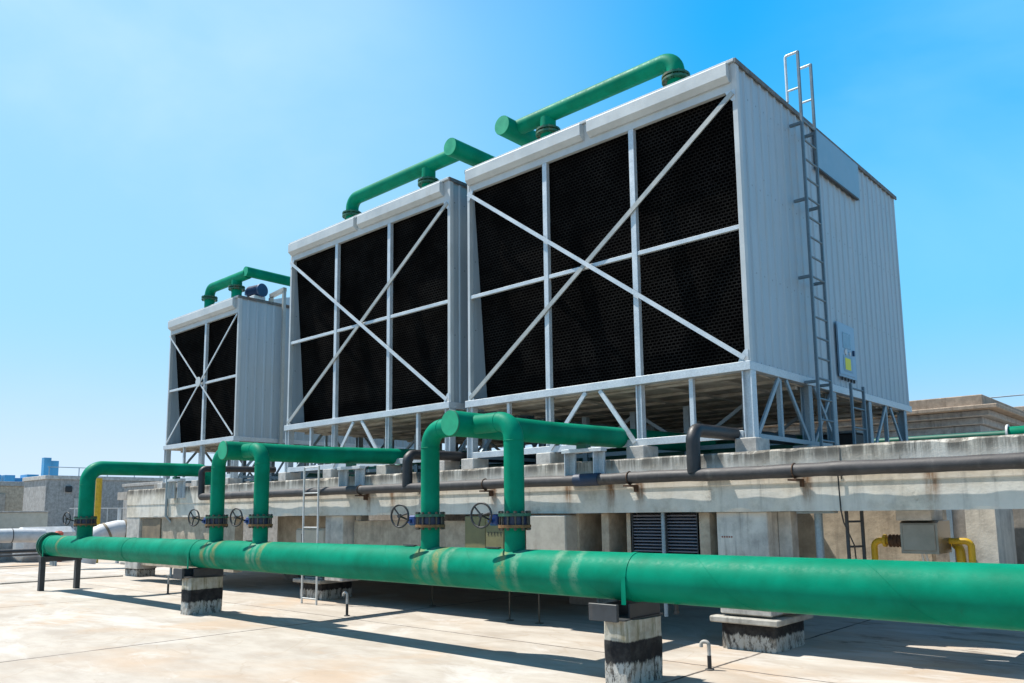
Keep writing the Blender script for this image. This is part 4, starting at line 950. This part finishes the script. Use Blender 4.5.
wb2 = MB(); wb2.box(-33.4, -32.7, 9.6, 11.6, 0.0, 1.25, 0.2)
tag(wb2.build('white_cover', M['whitepaint']), 'low white sheeted cover behind the flanged pipe end', 'cover')
# strip of raised kerb crossing the floor
kb = MB(); kb.box(-23.0, -22.55, -10, 9.2, 0, 0.03, 0.008); 
tag(kb.build('floor_kerb', M['slab']), 'low dark kerb strip crossing the floor left of the trestle', 'kerb')

# distant blue towers
for (x, y0, y1, z, lab) in ((-500, 157.0, 160.3, 34.9, None),):
    pass
def sky_tower(parts, lab):
    t = thing('distant_tower', parts[0][0], lab, 'building', 'blue buildings far off')
    for c, (dx, y0, y1, h) in parts:
        m = MB(); m.box(c[0]-dx, c[0]+dx, y0, y1, 0, h); o = m.build('block', M['towerblue'], t)
    return t
sky_tower([((-500, 160, 0), (2, 156.8, 160.5, 34.9)), ((-500, 160, 0), (1.5, 160.6, 164.6, 33.3))], 'tall blue tower block with a stepped top on the far left skyline')
sky_tower([((-520, 154, 0), (6, 153.5, 159.5, 26.0))], 'small blue block left of the tall blue tower')
sky_tower([((-520, 142, 0), (6, 142.5, 147.5, 25.4)), ((-524, 150, 0), (6, 147.6, 153.4, 24.0))], 'low wide blue block at the far left of the skyline')
sky_tower([((-520, 142, 0), (6, 134, 140.5, 25.4)), ((-524, 150, 0), (6, 120, 133.9, 22.0))], 'low blue block at the very edge of the photo')

# ------------------------------------------------------------------ light and sky
d = Vector((0.53, 0.215, -1)).normalized()
el_ = math.asin(-d.z); az = math.atan2(-d.x, -d.y)
su = bpy.data.lights.new('sun', 'SUN'); su.energy = 5.0; su.angle = R(0.5); su.color = (1.0, 0.955, 0.88)
so = bpy.data.objects.new('sun', su); COL.objects.link(so); so.rotation_euler = d.to_track_quat('-Z', 'Y').to_euler(); so.location = (-20, -10, 40)
w = bpy.data.worlds.new('World'); scene.world = w; w.use_nodes = True
nt = w.node_tree; nt.nodes.clear()
out = nt.nodes.new('ShaderNodeOutputWorld'); bg = nt.nodes.new('ShaderNodeBackground'); sky = nt.nodes.new('ShaderNodeTexSky')
sky.sky_type = 'NISHITA'; sky.sun_disc = False; sky.sun_elevation = el_; sky.sun_rotation = az; sky.altitude = 50; sky.air_density = 1.0; sky.dust_density = 0.3; sky.ozone_density = 2.5
hs = nt.nodes.new('ShaderNodeHueSaturation'); hs.inputs['Saturation'].default_value = 1.05; hs.inputs['Value'].default_value = 0.8; hs.inputs['Hue'].default_value = 0.49
nt.links.new(sky.outputs[0], hs.inputs['Color'])
tc = nt.nodes.new('ShaderNodeTexCoord'); mpn = nt.nodes.new('ShaderNodeMapping'); mpn.inputs['Scale'].default_value = (1.0, 1.0, 2.2); mpn.inputs['Location'].default_value = (0.35, 0.0, 0.1)
nt.links.new(tc.outputs['Generated'], mpn.inputs[0])
nz = nt.nodes.new('ShaderNodeTexNoise'); nz.inputs['Scale'].default_value = 1.5; nz.inputs['Detail'].default_value = 6; nz.inputs['Roughness'].default_value = 0.5; nz.inputs['Distortion'].default_value = 0.4
nt.links.new(mpn.outputs[0], nz.inputs['Vector'])
def N(kind, **kw):
    n = nt.nodes.new(kind)
    for k, v in kw.items(): setattr(n, k, v)
    return n
def mapr(sock, a, b, lo, hi):
    n = N('ShaderNodeMapRange', interpolation_type='SMOOTHSTEP'); nt.links.new(sock, n.inputs[0])
    for k, v in zip((1, 2, 3, 4), (a, b, lo, hi)): n.inputs[k].default_value = v
    return n.outputs[0]
def mixc(fac, a, b):
    n = N('ShaderNodeMix', data_type='RGBA')
    for sk, v in ((n.inputs[0], fac), (n.inputs[6], a), (n.inputs[7], b)):
        if hasattr(v, 'is_output'): nt.links.new(v, sk)
        elif isinstance(v, tuple): sk.default_value = (*v, 1)
        else: sk.default_value = v
    return n.outputs[2]
def mul(a, b):
    n = N('ShaderNodeMath', operation='MULTIPLY'); nt.links.new(a, n.inputs[0]); nt.links.new(b, n.inputs[1]); return n.outputs[0]
sx = N('ShaderNodeSeparateXYZ'); nt.links.new(tc.outputs['Generated'], sx.inputs[0])
dt = N('ShaderNodeVectorMath', operation='DOT_PRODUCT'); nt.links.new(tc.outputs['Generated'], dt.inputs[0]); dt.inputs[1].default_value = (-0.90, 0.25, 0.35)
dt2 = N('ShaderNodeVectorMath', operation='DOT_PRODUCT'); nt.links.new(tc.outputs['Generated'], dt2.inputs[0]); dt2.inputs[1].default_value = (-0.16, 0.92, 0.36)
Z_ = sx.outputs[2]
hz = mixc(mapr(Z_, 0.22, 0.55, 0, 1), (0.75, 3.9, 6.7), (0.0, 2.85, 6.5))        # thin high haze, deeper blue overhead
hz = mixc(mapr(dt.outputs['Value'], 0.70, 1.0, 0, 0.9), hz, (2.5, 4.75, 6.6))        # paler towards the sun side
hz = mixc(mapr(Z_, -0.02, 0.24, 1, 0), hz, (4.3, 4.95, 6.2))                           # pale band at the horizon
skyc = mixc(mapr(Z_, 0.52, 0.80, 0.85, 0.0), hs.outputs[0], hz)
cl = mul(mapr(nz.outputs['Fac'], 0.40, 0.72, 0, 1), mapr(dt.outputs['Value'], 0.86, 0.99, 0.0, 0.75))
skyc = mixc(cl, skyc, (3.7, 5.3, 6.6))
cl2 = mul(mapr(nz.outputs['Fac'], 0.36, 0.7, 0, 1), mapr(dt2.outputs['Value'], 0.95, 0.998, 0.0, 0.4))
skyc = mixc(cl2, skyc, (2.2, 4.7, 6.7))
nt.links.new(skyc, bg.inputs[0]); bg.inputs[1].default_value = 0.105; nt.links.new(bg.outputs[0], out.inputs[0])

# ------------------------------------------------------------------ camera
pt, yw, rl, f, py = 0.1287, 0.738, -0.0119, 804.05, 407.66
fw = Vector((-math.sin(yw)*math.cos(pt), math.cos(yw)*math.cos(pt), math.sin(pt))); r_ = Vector((math.cos(yw), math.sin(yw), 0)); u_ = r_.cross(fw)
r2 = r_*math.cos(rl)+u_*math.sin(rl); u2 = u_*math.cos(rl)-r_*math.sin(rl)
cam = bpy.data.cameras.new('camera'); cam.sensor_width = 36; cam.lens = f*36/1024; cam.shift_y = (py-341.5)/1024; cam.clip_end = 6000; cam.clip_start = 0.05
co = bpy.data.objects.new('camera', cam); COL.objects.link(co)
mw = Matrix((r2, u2, -fw)).transposed().to_4x4(); mw.translation = (0, 0, 1.6); co.matrix_world = mw
scene.camera = co
vs = scene.view_settings; vs.view_transform = 'Standard'; vs.look = 'None'; vs.exposure = 0.70; vs.gamma = 1; vs.use_curve_mapping = False
